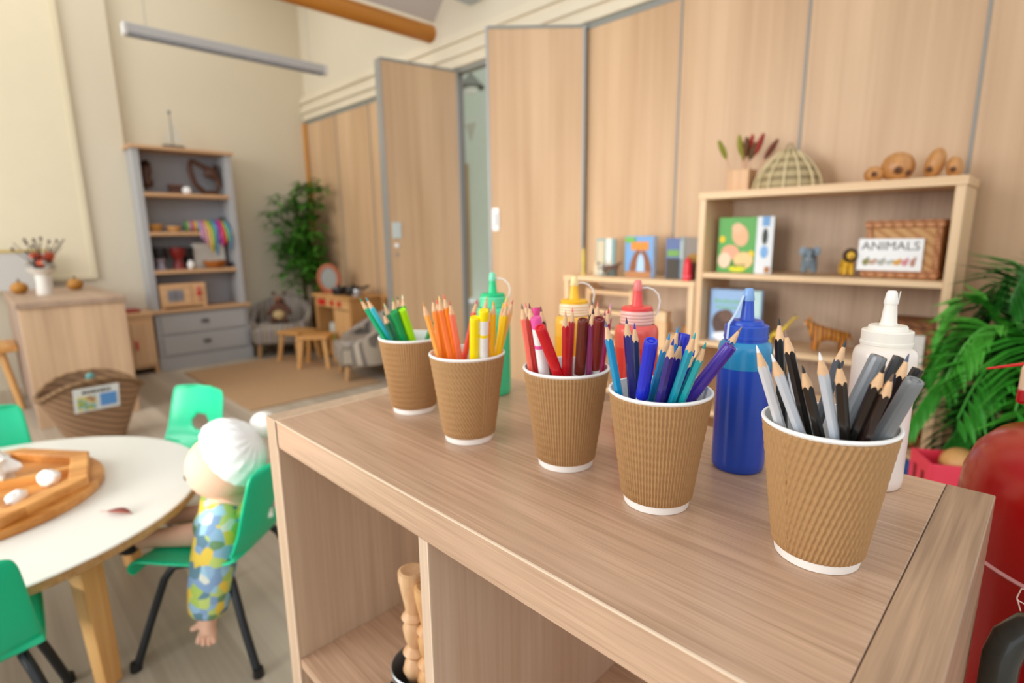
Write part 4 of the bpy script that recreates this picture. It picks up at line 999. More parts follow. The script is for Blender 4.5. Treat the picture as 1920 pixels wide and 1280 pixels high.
MB().lathe([(0, 0), (.05, 0), (.05, .14), (.0, .14)], n=20).build('green_tin', mat('8CA840', .5), o)
MB().lathe([(0, .141), (.045, .141), (.045, .24), (0, .24)], n=20).build('white_tin', mat('C8CCC0', .5), o)
MB().lathe([(0, 0), (.04, 0), (.04, .2), (0, .2)], (.11, .0, 0), n=20).build('red_tin', mat('9A2420', .5), o)
# mirror
t = thing('oval_mirror', 'oval mirror in an orange-brown wooden frame on the play stove', 'mirror', (-4.42, 2.20, .555), R(-42))
M0 = Matrix.Translation((0, 0, .125)) @ Matrix.Rotation(PI/2, 4, 'Y')
vs = []; fs = []; n = 48
for i in range(n):
    a = 2*PI*i/n
    for j in range(8):
        b = 2*PI*j/8; k = .018*math.cos(b); vs.append((( .105+k)*math.cos(a)*1.0, (.082+k)*math.sin(a), .012*math.sin(b)))
for i in range(n):
    for j in range(8): k = (i+1) % n; l = (j+1) % 8; fs.append((i*8+j, i*8+l, k*8+l, k*8+j))
MB().add(vs, fs, True, M0).build('frame', mat('A8562C', .45, var=.15), t)
MB().prism([(.1*math.cos(2*PI*i/40), .077*math.sin(2*PI*i/40)) for i in range(40)], -.003, .003, M=M0).build('glass', mat('8C8A80', .12, metal=.7), t)
MB().bb(-.05, .05, -.05, .05, 0, .012, bev=.003).build('stand', mat('A8562C', .45), t)
# pots on the stove
def pot(lab, x, y, r, h, c, met=0, z=.555, rz=0, handle=True):
    t = thing('toy_saucepan', lab, 'toy pan', (x, y, z), rz)
    MB().lathe([(0, 0), (r*.9, 0), (r, .01), (r, h), (r*.94, h), (r*.94, .012), (0, .008)], n=28).build('body', mat(c, .35, metal=met), t)
    MB().lathe([(r*.96, h), (r*.9, h+.01), (.01, h+.018), (0, h+.018)], n=28).build('lid', mat(c, .3, metal=met), t)
    MB().ell((0, 0, h+.026), (.012, .012, .010)).build('lid_knob', BLACK, t)
    if handle: MB().tube([(r, 0, h*.8), (r+.09, 0, h+.02)], [.009, .011], 10).build('handle', BLACK, t)
pot('black toy pan with a silver rim on the left of the stove', -4.24, 2.19, .055, .05, '1C1C1E', 0, rz=R(-10))
pot('wide black toy pan with its handle up in the middle of the stove', -4.09, 2.24, .07, .06, '161618', 0, rz=R(20))
pot('shiny silver toy pan at the right of the stove', -3.96, 2.2, .038, .045, 'C8C8CC', .8, rz=R(-60))
t = thing('small_table', 'low wooden shelf carrying metal toys behind the right armchair', 'side table', (-3.66, 2.41, 0))
MB().bb(-.23, .25, -.04, .04, .54, .565, bev=.003).build('top', PX, t)
for x in (-.21, .21): MB().bb(x-.015, x+.015, -.035, .035, 0, .54).build('leg', PX, t)
for k, (x, c, lb_) in enumerate([(-3.78, 'C0BEC4', 'bright metal toy cup above the right striped armchair'), (-3.62, '8C6A30', 'brass toy jug above the right striped armchair'), (-3.5, 'A88848', 'brass toy bowl next to the swung-out panel')]):
    t = thing('metal_toy_cup', lb_, 'toy cup', (x, 2.41, .565)); r = .032
    MB().lathe([(0, 0), (r*.6, 0), (r, .03), (r*.8, .06), (r*.7, .055), (r*.85, .03), (0, .006)], n=24).build('body', mat(c, .3, metal=.7), t)
    MB().tube([(r*.75, 0, .05), (r+.02, 0, .045), (r+.02, 0, .02), (r*.85, 0, .015)], .004, 8).build('handle', mat(c, .3, metal=.7), t)
# bamboo
t = thing('potted_bamboo', 'tall potted bamboo plant in the corner behind the armchair', 'potted plant', (-5.04, 2.31, 0))
MB().lathe([(0, 0), (.08, 0), (.108, .26), (.112, .28), (.10, .28), (.095, .24), (0, .24)], n=32).build('pot', mat('4A3830', .6), t)
rr = random.Random(3); stems = []; fol = MB()
for k in range(6):
    a = rr.random()*6.28; top = (math.cos(a)*.10+.21, math.sin(a)*.09-.09, [1.52, 1.35, 1.48, 1.2, 1.42, 1.05][k])
    base_ = (math.cos(a)*.05, math.sin(a)*.05, .24); stems.append((base_, top))
    MB().tube([base_, ((base_[0]+top[0])/2+.01, (base_[1]+top[1])/2, .8), top], [.011, .009, .005], 8).build('cane', mat('4E4A28', .6, var=.2), t)
def leaf(m, p, d, L, w_, up_=(0, 0, 1)):
    d = Vector(d).normalized(); s = d.cross(Vector(up_)); s = s.normalized() if s.length > .01 else Vector((1, 0, 0)); n_ = s.cross(d)
    p = Vector(p); a = p + d*L*.4 + n_*L*.05; e = p + d*L - n_*L*.12
    m.add([p, a+s*w_, e, a-s*w_, a-n_*w_*.3], [(0, 1, 4), (1, 2, 4), (4, 2, 3), (0, 4, 3)], False)
for (b, tp) in stems:
    for q_ in range(46):
        u = .38+.62*rr.random(); c = [b[i]*(1-u)+tp[i]*u for i in range(3)]
        a = rr.random()*6.28
        # bushes lean left at mid height, like the photograph's
        sp = .05+.17*rr.random(); e = (c[0]+math.cos(a)*sp, c[1]+math.sin(a)*sp-.03*(c[2] < 1.45), c[2]+.05*rr.random())
        if e[0] < -.05: e = (-.05, e[1], e[2])
        if e[1] > .05: e = (e[0], .05, e[2])
        for w in range(7):
            aa = rr.random()*6.28; L = .08+.07*rr.random()
            dx, dy = math.cos(aa), math.sin(aa)
            if e[0] < .03: dx = abs(dx)
            if e[1] > -.04: dy = -abs(dy)
            leaf(fol, e, (dx, dy, -.1-.5*rr.random()+.4*(w % 2)), L, .013)
fol.build('foliage', mat('3F7A1C', .5, var=.6, scale=14), t)

# ================================================================== beech bookcases by the partition
def bookcase(name, lab, x0, x1, y0, y1, top, shelves, th=.028, back=True):
    t = thing(name, lab, 'bookcase', ((x0+x1)/2, (y0+y1)/2, 0)); cx, cy = (x0+x1)/2, (y0+y1)/2
    def b(a, b_, c, d, e, f, nm, m): return MB().bb(a-cx, b_-cx, c-cy, d-cy, e, f, bev=.0015).build(nm, m, t)
    b(x0, x0+.026, y0, y1, 0, top-th, 'side_panel', BEECH_Z); b(x1-.026, x1, y0, y1, 0, top-th, 'side_panel', BEECH_Z)
    b(x0-.004, x1+.004, y0-.004, y1, top-th, top, 'top_panel', BEECH_X)
    b(x0+.026, x1-.026, y1-.008, y1, .05, top-th, 'back_panel', BACKB)
    for z in shelves: b(x0+.026, x1-.026, y0+.004, y1-.008, z-.02, z, 'shelf', BEECH_X)
    return t
BY0, BY1 = 2.17, 2.44
bookcase('tall_bookcase', 'tall beech bookcase with toys and the animals sign beside the palm', -1.083, -.236, BY0, BY1, 1.180, (.857, .571, .27, .07))
bookcase('low_bookcase', 'lower beech bookcase with small books on top, left of the tall one', -1.795, -1.090, BY0, BY1, .818, (.50, .27, .07), th=.024)

def text(s, size, M, m, parent, nm='lettering', ext=.0006, align='CENTER'):
    cu = bpy.data.curves.new(nm, 'FONT'); cu.body = s; cu.size = size; cu.extrude = ext; cu.align_x = align; cu.resolution_u = 3
    tmp = bpy.data.objects.new('tmp', cu); COL.objects.link(tmp); dg = bpy.context.evaluated_depsgraph_get()
    me = bpy.data.meshes.new_from_object(tmp.evaluated_get(dg)); bpy.data.objects.remove(tmp)
    me.materials.clear(); me.materials.append(m); me.name = nm; me.transform(M)
    o = bpy.data.objects.new(nm, me); COL.objects.link(o); o.parent = parent; return o
FR = Matrix.Rotation(PI/2, 4, 'X')     # local XY -> world XZ, facing -y
def card(t, nm, poly, y, m, th=.0012):
    """flat shape on a cover; poly in (x, z), front at y"""
    return MB().prism([(x, z) for x, z in poly], 0, th, M=Matrix.Translation((0, y, 0)) @ FR).build(nm, m, t)
def oval(cx, cz, rx, rz_, n=20, ph=0): return [(cx+rx*math.cos(2*PI*i/n)*math.cos(ph)-rz_*math.sin(2*PI*i/n)*math.sin(ph), cz+rx*math.cos(2*PI*i/n)*math.sin(ph)+rz_*math.sin(2*PI*i/n)*math.cos(ph)) for i in range(n)]
def rect(x0, x1, z0, z1): return [(x0, z0), (x1, z0), (x1, z1), (x0, z1)]
def book(lab, x, y, z, w_, h, th, cover, rz=0, spine=None, lean=0, cat='book', group=None):
    t = thing('picture_book', lab, cat, (x, y, z), rz, group)
    cm = mat(cover, .4) if isinstance(cover, str) else cover
    MB().bb(-w_/2, w_/2, -th/2, -th/2+.003, 0, h, bev=.001).bb(-w_/2, w_/2, th/2-.003, th/2, 0, h, bev=.001).build('cover', cm, t)
    MB().bb(-w_/2-.0015, -w_/2+.001, -th/2, th/2, 0, h).build('spine', mat(spine, .4) if spine else cm, t)
    MB().bb(-w_/2+.001, w_/2-.004, -th/2+.003, th/2-.003, .003, h-.003).build('pages', mat('EEE9DC', .8), t)
    return t
# chick book
t = book('green farm book with a fluffy chick on its cover, on the tall bookcase', -.957, 2.265, .857, .148, .222, .024, '3C9A28', R(6), '2E8420')
y = -.0128
card(t, 'cover_picture', oval(.012, .150, .032, .045, ph=.25), y, mat('E2B48C', .7, var=.15, scale=60))
card(t, 'cover_picture', oval(.000, .178, .022, .022), y-.0008, mat('E6BE98', .7, var=.1, scale=60))
card(t, 'cover_picture', oval(-.024, .082, .036, .030), y-.0008, mat('EAA888', .7, var=.1, scale=60))
card(t, 'cover_picture', oval(-.046, .050, .026, .032), y-.0012, mat('EED0B4', .7))
card(t, 'cover_picture', oval(.030, .050, .038, .034), y-.0016, mat('ECC890', .7, var=.1, scale=60))
for cx, cz in ((-.058, .135), (.058, .075)): card(t, 'flower', oval(cx, cz, .012, .014), y, mat('ECC820', .6))
card(t, 'title_band', oval(.008, .016, .034, .012), y-.002, mat('D8D820', .6))
text('Farm', .030, Matrix.Translation((.010, y-.0038, .022)) @ FR, mat('4C6A34', .6), t)
# blue-white book with a bear-like strip
t = book('white and blue animal book standing edge-on beside the green farm book', -.846, 2.255, .857, .060, .222, .03, 'E4E8EA', R(20), 'D8DEE4')
card(t, 'cover_picture', rect(-.012, .014, .185, .222), -.0158, mat('78A8D8', .6))
card(t, 'cover_picture', oval(.0, .145, .010, .032), -.0158, mat('3A4038', .6))
card(t, 'cover_picture', oval(.0, .085, .014, .024), -.0158, mat('80B0E0', .6))
card(t, 'cover_picture', rect(.005, .024, .005, .028), -.0158, mat('B07848', .6))
# bear book on the second shelf
t = book('pale blue bear book with green title on the tall bookcase middle shelf', -.940, 2.25, .571, .205, .215, .022, '8FB2DC', R(4), '6088B4')
card(t, 'cover_picture', rect(.055, .10, .11, .215), -.0118, mat('B8D8D8', .6))
card(t, 'cover_picture', oval(-.045, .075, .048, .055), -.0122, mat('5C4840', .8, var=.3, scale=60))
card(t, 'cover_picture', oval(-.035, .105, .030, .028), -.0128, mat('6E564A', .8, var=.3, scale=60))
card(t, 'cover_picture', oval(-.030, .018, .060, .020), -.0134, mat('E4ECF4', .6))
lt = MB()
for k in range(10): lt.prism(rect(-.085+.0145*k, -.075+.0145*k, .158, .172+.004*(k % 3 == 0)), 0, .001, M=Matrix.Translation((0, -.0116, 0)) @ FR)
for k in range(7): lt.prism(rect(-.078+.0145*k, -.068+.0145*k, .135, .147), 0, .001, M=Matrix.Translation((0, -.0116, 0)) @ FR)
lt.build('lettering', mat('7CB890', .6), t)
# books on the low bookcase
def lowbook(lab, x0, x1, h, th, cov, rz, pics, spine=None, y=2.26):
    t = book(lab, (x0+x1)/2, y, .818, x1-x0, h, th, cov, rz, spine, group='small books on the low bookcase')
    for (poly, c) in pics: card(t, 'cover_picture', poly, -th/2-.0012-.0006*pics.index((poly, c)), mat(c, .6))
    return t
lowbook('small pale blue book behind toy animals at the low bookcase left end', -1.655, -1.555, .180, .016, '7C9C9C', R(8), [(rect(-.045, -.005, .04, .17), 'C8B898'), (rect(.005, .032, .06, .18), 'E4E2D4'), (oval(-.02, .03, .028, .022), '5C7A34'), (oval(.02, .045, .02, .03), 'D8CFC0')])
lowbook('small blue rock-arch book with an orange band, centre of the low bookcase', -1.485, -1.335, .190, .03, '6F9CCC', R(2), [(rect(-.042, .05, .125, .165), 'D88A34'), (oval(-.02, .07, .020, .062, ph=-.35), '8A5228'), (oval(.04, .07, .018, .06, ph=.35), '8A5228'), (oval(.012, .05, .020, .06), 'A8C8E8'), (rect(-.07, .065, .0, .028), 'B07848'), (rect(-.07, -.02, .162, .186), '70B048')], '4E8A48')
lowbook('dark blue book with a green title right of the rock-arch book', -1.270, -1.208, .180, .02, '2C4C88', R(12), [(rect(-.026, .026, .10, .128), '70A048'), (rect(-.028, .028, .0, .09), '3C3428')])
t = lowbook('thin grey-blue book standing at an angle on the low bookcase', -1.212, -1.178, .185, .014, '98A8A8', R(-30), [(rect(-.012, .014, .09, .17), 'BCC8C8')])
lowbook('brown-grey book with a gold hill picture at the low bookcase right end', -1.178, -1.100, .182, .02, '8A8078', R(-4), [(oval(.0, .085, .034, .03), 'A07830'), (rect(-.036, .036, .0, .075), '5E3424')])
t = thing('red_figurine', 'bright red rounded toy at the right end of the low bookcase', 'toy figure', (-1.142, 2.205, .818))
MB().lathe([(0, 0), (.018, 0), (.0195, .01), (.018, .055), (.015, .08), (.010, .095), (0, .1)], n=24).build('body', mat('D42030', .35), t)
MB().lathe([(.0198, .012), (.0205, .018), (.0198, .024)], n=24).build('band', mat('E85060', .35), t)
def animal(name, lab, cat, loc, rz, pts, edges, m, extras=None, group=None, s=1.0):
    t = thing(name, lab, cat, loc, rz, group)
    skin('body', [(p[0]*s, p[1]*s, p[2]*s, p[3]*s) for p in pts], edges, m, t)
    for (nm, c, r, mm) in (extras or []): MB().ell([v*s for v in c], [v*s for v in r], 16, 10).build(nm, mm, t)
    return t
def quad(bh=.5, bl=.5, lr=.06, br=.15, neck=(.35, .6), head=(.5, .62), hr=.09, tail=True, nr=.09):
    p = [(-bl*.5, 0, bh, br), (0, 0, bh, br), (bl*.5, 0, bh+.02, br), (neck[0], 0, neck[1], nr), (head[0], 0, head[1], hr), (head[0]+.1, 0, head[1]-.04, hr*.7)]
    e = [(0, 1), (1, 2), (2, 3), (3, 4), (4, 5)]
    for sx, root in ((-1, 0), (1, 2)):
        for sy in (-1, 1):
            i = len(p); p += [(sx*bl*.5, sy*br*.6, bh*.6, lr*1.2), (sx*bl*.5+.01, sy*br*.65, bh*.3, lr), (sx*bl*.5+.02, sy*br*.65, lr*.8, lr)]; e += [(root, i), (i, i+1), (i+1, i+2)]
    if tail: i = len(p); p += [(-bl*.5-.14, 0, bh+.02, .03), (-bl*.5-.22, 0, bh-.18, .022)]; e += [(0, i), (i, i+1)]
    return p, e
p_, e_ = quad(bh=.55, bl=.5, lr=.085, br=.2, neck=(.36, .68), head=(.48, .72), hr=.14, nr=.13)
i_ = len(p_); p_ += [(.66, 0, .55, .05), (.68, 0, .36, .04), (.66, 0, .2, .035)]; e_ += [(5, i_), (i_, i_+1), (i_+1, i_+2)]
GE = mat('6E7C86', .55, var=.15, scale=60)
animal('toy_elephant', 'grey toy elephant facing out on the tall bookcase', 'toy elephant', (-.682, 2.27, .857), R(-75), p_, e_, GE,
       [('ear', (.42, -.17, .72), (.03, .11, .14), mat('7A8892', .55)), ('ear', (.42, .17, .72), (.03, .11, .14), mat('7A8892', .55)), ('tusk', (.62, -.06, .5), (.04, .015, .03), WHITEP), ('tusk', (.62, .06, .5), (.04, .015, .03), WHITEP)], s=.125)
p_, e_ = quad(bh=.45, bl=.5, lr=.06, br=.13, neck=(.34, .56), head=(.44, .62), hr=.10, nr=.12)
LY = mat('D8A828', .5, var=.1, scale=60)
animal('toy_lion', 'yellow toy lion with a dark mane beside the animals sign', 'toy lion', (-.558, 2.27, .857), R(-65), p_, e_, LY,
       [('mane', (.38, 0, .60), (.07, .19, .20), mat('3E2A14', .8, var=.3, scale=80)), ('face', (.47, 0, .60), (.07, .10, .11), mat('E0B030', .5)), ('nose', (.55, 0, .57), (.02, .03, .02), BLACK)], s=.128)
TIG = ramp_mat('tiger_stripes', ['C87C20', 'D08A2C', '3A2210', 'C87C20', 'B86C1C', '2E1A0E'], 'stripe', axis=0, width=.030, rough=.5)
p_, e_ = quad(bh=.52, bl=.62, lr=.07, br=.17, neck=(-.1, .6), head=(-.1, .6), hr=.1, nr=.12)
p_, e_ = quad(bh=.50, bl=.60, lr=.065, br=.165, neck=(.42, .66), head=(.50, .80), hr=.105, nr=.12)
animal('toy_tiger', 'striped orange toy tiger standing side-on on the middle shelf', 'toy tiger', (-.585, 2.25, .571), PI+.45, p_, e_, TIG, [('ear', (.46, -.07, .9), (.025, .02, .03), TIG), ('ear', (.46, .07, .9), (.025, .02, .03), TIG), ('chin', (.58, 0, .74), (.03, .05, .04), mat('E8D4B0', .6))], s=.146)
GI = ramp_mat('giraffe_patches', ['DCC028', 'DCC028', 'B88A20', 'E0C838'], 'noise', scale=200, rough=.5)
p_ = [(-.13, 0, .40, .10), (0, 0, .42, .11), (.13, 0, .45, .10), (.33, 0, .72, .045), (.52, 0, .98, .04), (.62, 0, .98, .045)]
e_ = [(0, 1), (1, 2), (2, 3), (3, 4), (4, 5)]
for sx, ro in ((-.14, 0), (.14, 2)):
    for sy in (-1, 1): i_ = len(p_); p_ += [(sx, sy*.06, .25, .035), (sx*1.05, sy*.07, .03, .035)]; e_ += [(ro, i_), (i_, i_+1)]
animal('toy_giraffe', 'yellow toy giraffe stretching its neck right on the middle shelf', 'toy giraffe', (-.775, 2.25, .571), R(0), p_, e_, GI, [('ossicone', (.53, -.02, 1.04), (.012, .012, .03), BLACK), ('ossicone', (.53, .02, 1.04), (.012, .012, .03), BLACK)], s=.125)
p_, e_ = quad(bh=.5, bl=.5, lr=.05, br=.12, neck=(.32, .62), head=(.42, .75), hr=.07, nr=.08)
cw = ramp_mat('cow_patches', ['E8E4D8', 'E8E4D8', '5A3A28', 'E8E4D8'], 'noise', scale=60, rough=.5)
for k, (x, rz_, m_, lb_) in enumerate([(-1.615, -60, mat('E6D9B8', .5), 'cream toy cow standing left in front of the pale blue book'), (-1.575, -95, cw, 'patchy brown and white toy cow in front of the pale blue book'), (-1.528, 40, mat('5C3A28', .5), 'dark brown toy bull beside the rock-arch book')]):
    animal('toy_cow', lb_, 'toy animal', (x, 2.2, .818), R(rz_), p_, e_, m_, group='toy farm animals on the low bookcase', s=.09)
o = MB().lathe([(0, 0), (.007, 0), (.006, .06), (.009, .07), (.006, .13), (0, .134)], n=16).build('yellow_peg_figure', mat('DCC050', .5), None); o.location = (-1.70, 2.2, .818); tag(o, 'thin yellow peg at the far left of the low bookcase', 'toy peg')
# animals hamper + sign
t = thing('wicker_hamper', 'square wicker hamper behind the animals sign on the tall bookcase', 'hamper', (-.393, 2.295, .857))
MB().bb(-.108, .105, -.05, .09, 0, .185, bev=.006).build('body', weave('DEB27C', 'AC7844', 260, 330), t)
for z in (.005, .17): MB().bb(-.113, .110, -.056, .094, z, z+.026, bev=.006).build('rim_band', weave('C89066', '9A6238', 380, 120), t)
for x in (-.104, .088): MB().bb(x, x+.018, -.057, -.05, .02, .17, bev=.003).build('corner_post', weave('C89066', '9A6238', 380, 200), t)
sg = thing('animals_sign', 'white sign reading ANIMALS with small animal pictures', 'sign', (-.424, 2.235, .884))
MB().bb(-.093, .093, 0, .003, 0, .108, bev=.001).build('card', mat('EEF0F0', .5), sg)
text('ANIMALS', .040, Matrix.Translation((0, -.0006, .070)) @ FR @ Matrix.Scale(1.02, 4, (1, 0, 0)), mat('5C5650', .6), sg)
# outline letters read hollow: a paler inner copy
for k, (x, w_, h, c) in enumerate([(-.068, .010, .014, '8A8A50'), (-.048, .014, .010, 'C0A088'), (-.022, .012, .012, 'B0B0A8'), (.002, .012, .008, 'B8BCB0'), (.024, .012, .011, 'D8A040'), (.046, .010, .013, 'D08890'), (.068, .008, .016, 'B88878')]):
    card(sg, 'small_animal_picture', oval(x, .028, w_*.9, h*.8), -.0012, mat(c, .6)); card(sg, 'small_animal_picture', oval(x+w_*.7, .028+h*.8, w_*.4, h*.5), -.0014, mat(c, .6))
# top of the tall bookcase
t = thing('bamboo_brush_pot', 'square wooden pot holding leaf-ended brushes on the tall bookcase', 'pot', (-.962, 2.275, 1.18))
MB().bb(-.044, .044, -.04, .04, 0, .085, bev=.003).build('pot', wood('D8AE82', 'BC8E62', 'z', fine=90), t)
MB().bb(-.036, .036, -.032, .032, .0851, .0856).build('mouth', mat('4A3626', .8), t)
bs = [(-.020, -.09, .20, '7C7A1E'), (.012, -.035, .215, '8A842A'), (.025, .0, .20, '5E3A1A'), (-.01, .035, .21, 'A43020'), (.02, .07, .205, '8C2A1E'), (.03, .11, .18, '6A3420'), (.0, .055, .175, '56401E'), (-.02, .015, .185, '8E8430')]
for k, (bx_, dx, h, c) in enumerate(bs):
    st_ = thing('long_brush', ['olive-tipped brush leaning furthest left', 'tall mustard-tipped brush', 'dark brown-tipped brush in the middle', 'red-tipped brush behind the middle', 'tallest dark red brush right of the middle', 'brown brush leaning furthest right', 'short brown-green brush low in the bunch', 'short mustard brush low in the bunch'][k] + ' in the square wooden pot', 'brush', (-.962+bx_*.6, 2.275+(.012 if k % 2 else -.012), 1.19), 0, 'long brushes in the square pot')
    MB().tube([(0, 0, 0), (dx*.55, 0, h*.62)], .0022, 8).build('stick', mat('C89878', .6), st_)
    M, L = axisM((dx*.55, 0, h*.60), (dx*.98, 0, h))
    MB().lathe([(.002, 0), (.010, L*.25), (.012, L*.6), (.006, L*.95), (0, L)], n=12, M=M).build('head', mat(c, .8, var=.3, scale=90), st_)
t = thing('woven_dome', 'grey-gold woven dome-shaped cover on top of the tall bookcase', 'woven dome', (-.79, 2.285, 1.18))
pr = []; n = 96; vs = []; fs = []
for j in range(41):
    u = j/40; z = .150*u; r = .112*math.cos(u*PI/2*.94)**.85 + .0
    for i in range(n):
        a = 2*PI*i/n; k = 1+.035*abs(math.sin(a*7)) + .008*math.sin(a*42)*(1 if j % 2 else -1) + (.010 if j % 2 else 0); vs.append((r*k*math.cos(a), r*k*math.sin(a), z))
for j in range(40):
    for i in range(n): k = (i+1) % n; fs.append((j*n+i, j*n+k, (j+1)*n+k, (j+1)*n+i))
fs.append(tuple(40*n+i for i in range(n)))
MB().add(vs, fs, True).build('dome', weave('CDB88C', '7A6844', 0, 330), t)
for k in range(14):
    a = 2*PI*k/14; MB().tube([(.119*math.cos(u*PI/2*.94)**.85*math.cos(a), .119*math.cos(u*PI/2*.94)**.85*math.sin(a), .150*u+.001) for u in [j/10 for j in range(10)]], .0035, 6).build('rib', mat('D8C69A', .6), t)
MB().tube([(-.010, 0, .145), (-.010, 0, .160), (0, 0, .168), (.010, 0, .160), (.010, 0, .145)], .003, 8).build('loop', mat('8E8064', .7), t)
WF = wood('CE9658', '9C6430', 'z', fine=40, band=14, rough=.35)
def face_egg(lab, x, r, tilt, rz_, eyes, y=2.275):
    t = thing('carved_wooden_face', lab, 'carved wooden ornament', (x, y, 1.18), rz_, 'carved smooth wooden faces on the bookcase')
    M = Matrix.Translation((0, 0, r[2]*.97)) @ Matrix.Rotation(tilt, 4, 'Y')
    MB().ell((0, 0, 0), r, 28, 18, M=M).build('body', WF, t)
    for (ex, ez, er) in eyes:
        yy = -r[1]*math.sqrt(max(.05, 1-(ex/r[0])**2-(ez/r[2])**2))
        MB().ell((ex, yy, ez), (er, er*.5, er), M=M).build('carved_eye', mat('6E4018', .6), t)
        MB().ell((ex, yy-er*.35, ez), (er*.45, er*.3, er*.45), M=M).build('pupil', mat('2C1808', .6), t)
face_egg('small round carved wooden face at the left of the group', -.503, (.030, .028, .029), 0, 0, [(.006, .0, .010)])
face_egg('largest dome-shaped carved wooden face with two eyes', -.440, (.050, .034, .050), 0, 0, [(.008, -.012, .013), (.034, -.02, .010)], 2.295)
face_egg('tall tilted carved wooden egg face near the bookcase right end', -.336, (.027, .034, .050), .22, 0, [(-.004, -.02, .010)])
face_egg('small carved wooden egg face at the bookcase right end', -.285, (.022, .028, .034), -.1, 0, [(.0, -.008, .009)])
# middle/lower shelves of the tall bookcase
t = thing('brown_wicker_box', 'brown woven box at the right of the tall bookcase middle shelf', 'box', (-.345, 2.29, .571))
MB().bb(-.075, .075, -.07, .09, 0, .125, bev=.004).build('body', weave('B88050', '6E4020', 220, 330), t)
MB().bb(-.080, .080, -.075, .095, .125, .147, bev=.006).build('lid', weave('A06A3C', '5E3418', 330, 330), t)
t = thing('animal_photo_card', 'white card with a dark animal photo leaning on the brown woven box', 'card', (-.330, 2.205, .571), R(5))
MB().bb(-.038, .038, 0, .003, 0, .105, bev=.0008).build('card', mat('E8E6E0', .6), t)
card(t, 'picture', oval(-.012, .06, .02, .03), -.0012, mat('4A4440', .7))
bowl('wicker_bowl', 'round brown wicker bowl on the tall bookcase lower shelf', -.32, 2.27, .27, .055, .10, 'A87038', 'basket', weave('B88048', '6A4018', 220, 330))
bowl('wooden_dish', 'shallow wooden dish on the tall bookcase lower shelf', -.44, 2.28, .27, .05, .05, 'C08848')
t = thing('wood_blocks_crate', 'open wooden crate of blocks on the tall bookcase lower shelf', 'crate', (-.62, 2.29, .27))
for s in (-1, 1): MB().bb(-.11, .11, s*.08-.005, s*.08+.005, 0, .10).build('side', BEECH_X, t)
for s in (-1, 1): MB().bb(s*.11-.005, s*.11+.005, -.085, .085, 0, .10).build('end', BEECH_Z, t)
t = thing('red_truck', 'red toy truck low on the tall bookcase', 'toy truck', (-.52, 2.24, .07))
MB().bb(-.09, .0, -.04, .04, .03, .09, bev=.006).build('body', mat('C41C20', .4), t); MB().bb(.005, .07, -.04, .04, .03, .12, bev=.008).build('cab', mat('C41C20', .4), t)
for x in (-.06, .045):
    for y in (-.042, .042): MB().lathe([(0, -.008), (.024, -.008), (.024, .008), (0, .008)], n=20, M=Matrix.Translation((x, y, .024)) @ Matrix.Rotation(PI/2, 4, 'X')).build('wheel', BLACK, t)
# low bookcase inner shelf: frames and blocks
t = thing('wooden_frame_toy', 'open wooden toy frame inside the low bookcase', 'wooden toy', (-1.60, 2.29, .50))
for z, dz in ((.02, 0), (.11, .02), (.20, .04)):
    MB().box((0, 0, z+dz*.5+.01), (.26, .02, .018)).build('rail', BEECH_X, t)
for x in (-.13, .13): MB().box((x, 0, .125), (.02, .022, .25)).build('post', BEECH_Z, t)
blk = [(-1.27, 2.24, .50, .07, .12, .06, 'E2B98A', 'tall block left of centre inside the low bookcase'), (-1.20, 2.25, .50, .055, .075, .055, 'D6A872', 'block beside the tall one inside the low bookcase'), (-1.15, 2.27, .50, .045, .11, .05, 'B87838', 'orange-brown block at the right inside the low bookcase'),
       (-1.27, 2.24, .62, .06, .05, .05, 'E8C69A', 'pale block stacked on the tall block inside the low bookcase'), (-1.40, 2.28, .50, .09, .05, .06, 'D0A070', 'flat block in the middle of the low bookcase inner shelf')]
for (x, y, z, a, h, d, c, lb_) in blk:
    o = MB().bb(-a/2, a/2, -d/2, d/2, 0, h, bev=.003).build('wooden_block', wood(c, shade(c, .82), 'z', fine=60), None); o.location = (x, y, z)
    tag(o, lb_, 'wooden block', 'wooden blocks in the low bookcase')

# ================================================================== palm at right
t = thing('potted_palm', 'green potted palm with arching fronds right of the tall bookcase', 'potted plant', (.06, 2.10, 0))
MB().lathe([(0, 0), (.10, 0), (.135, .24), (.145, .26), (.13, .26), (.12, .23), (0, .23)], n=32).build('pot', mat('3C2C24', .6), t)
rr = random.Random(12); PG = [mat('3C9A2C', .45, var=.25, scale=8), mat('2C7A24', .45, var=.25, scale=8), mat('1F5E20', .45, var=.25, scale=8), mat('54B038', .45, var=.2, scale=8)]
def frond(az, L, rise, droop, m):
    fm = MB(); pts = []; n = 16
    for i in range(n+1):
        u = i/n; r = L*u*(1-.12*u); pts.append(Vector((math.cos(az)*r, math.sin(az)*r, .24 + rise*math.sin(u*PI*.62) - droop*u**3)))
    fm.tube(pts, [.005*(1-.7*i/n)+.001 for i in range(n+1)], 6)
    for i in range(4, n+1):
        for h in (0, .5):
            if i == n and h: continue
            p = pts[i] if not h else (pts[i]+pts[min(i+1, n)])/2
            d = (pts[min(i+1, n)]-pts[i-1]).normalized(); u = i/n
            sd = d.cross(Vector((0, 0, 1))).normalized(); ll = (.13*math.sin(PI*(.12+.82*u))+.05)
            for s in (-1, 1):
                q_ = (d*.75 + sd*s*.8 + Vector((0, 0, -.25+.1*rr.random()))).normalized(); leaf(fm, p, q_, ll*(.85+.3*rr.random()), .013)
    # stay in front of the partition
    fm.v = [(x if y < .05 else max(x, -.28), min(y, .32), z) for x, y, z in map(tuple, fm.v)]
    fm.build('frond', m, t)
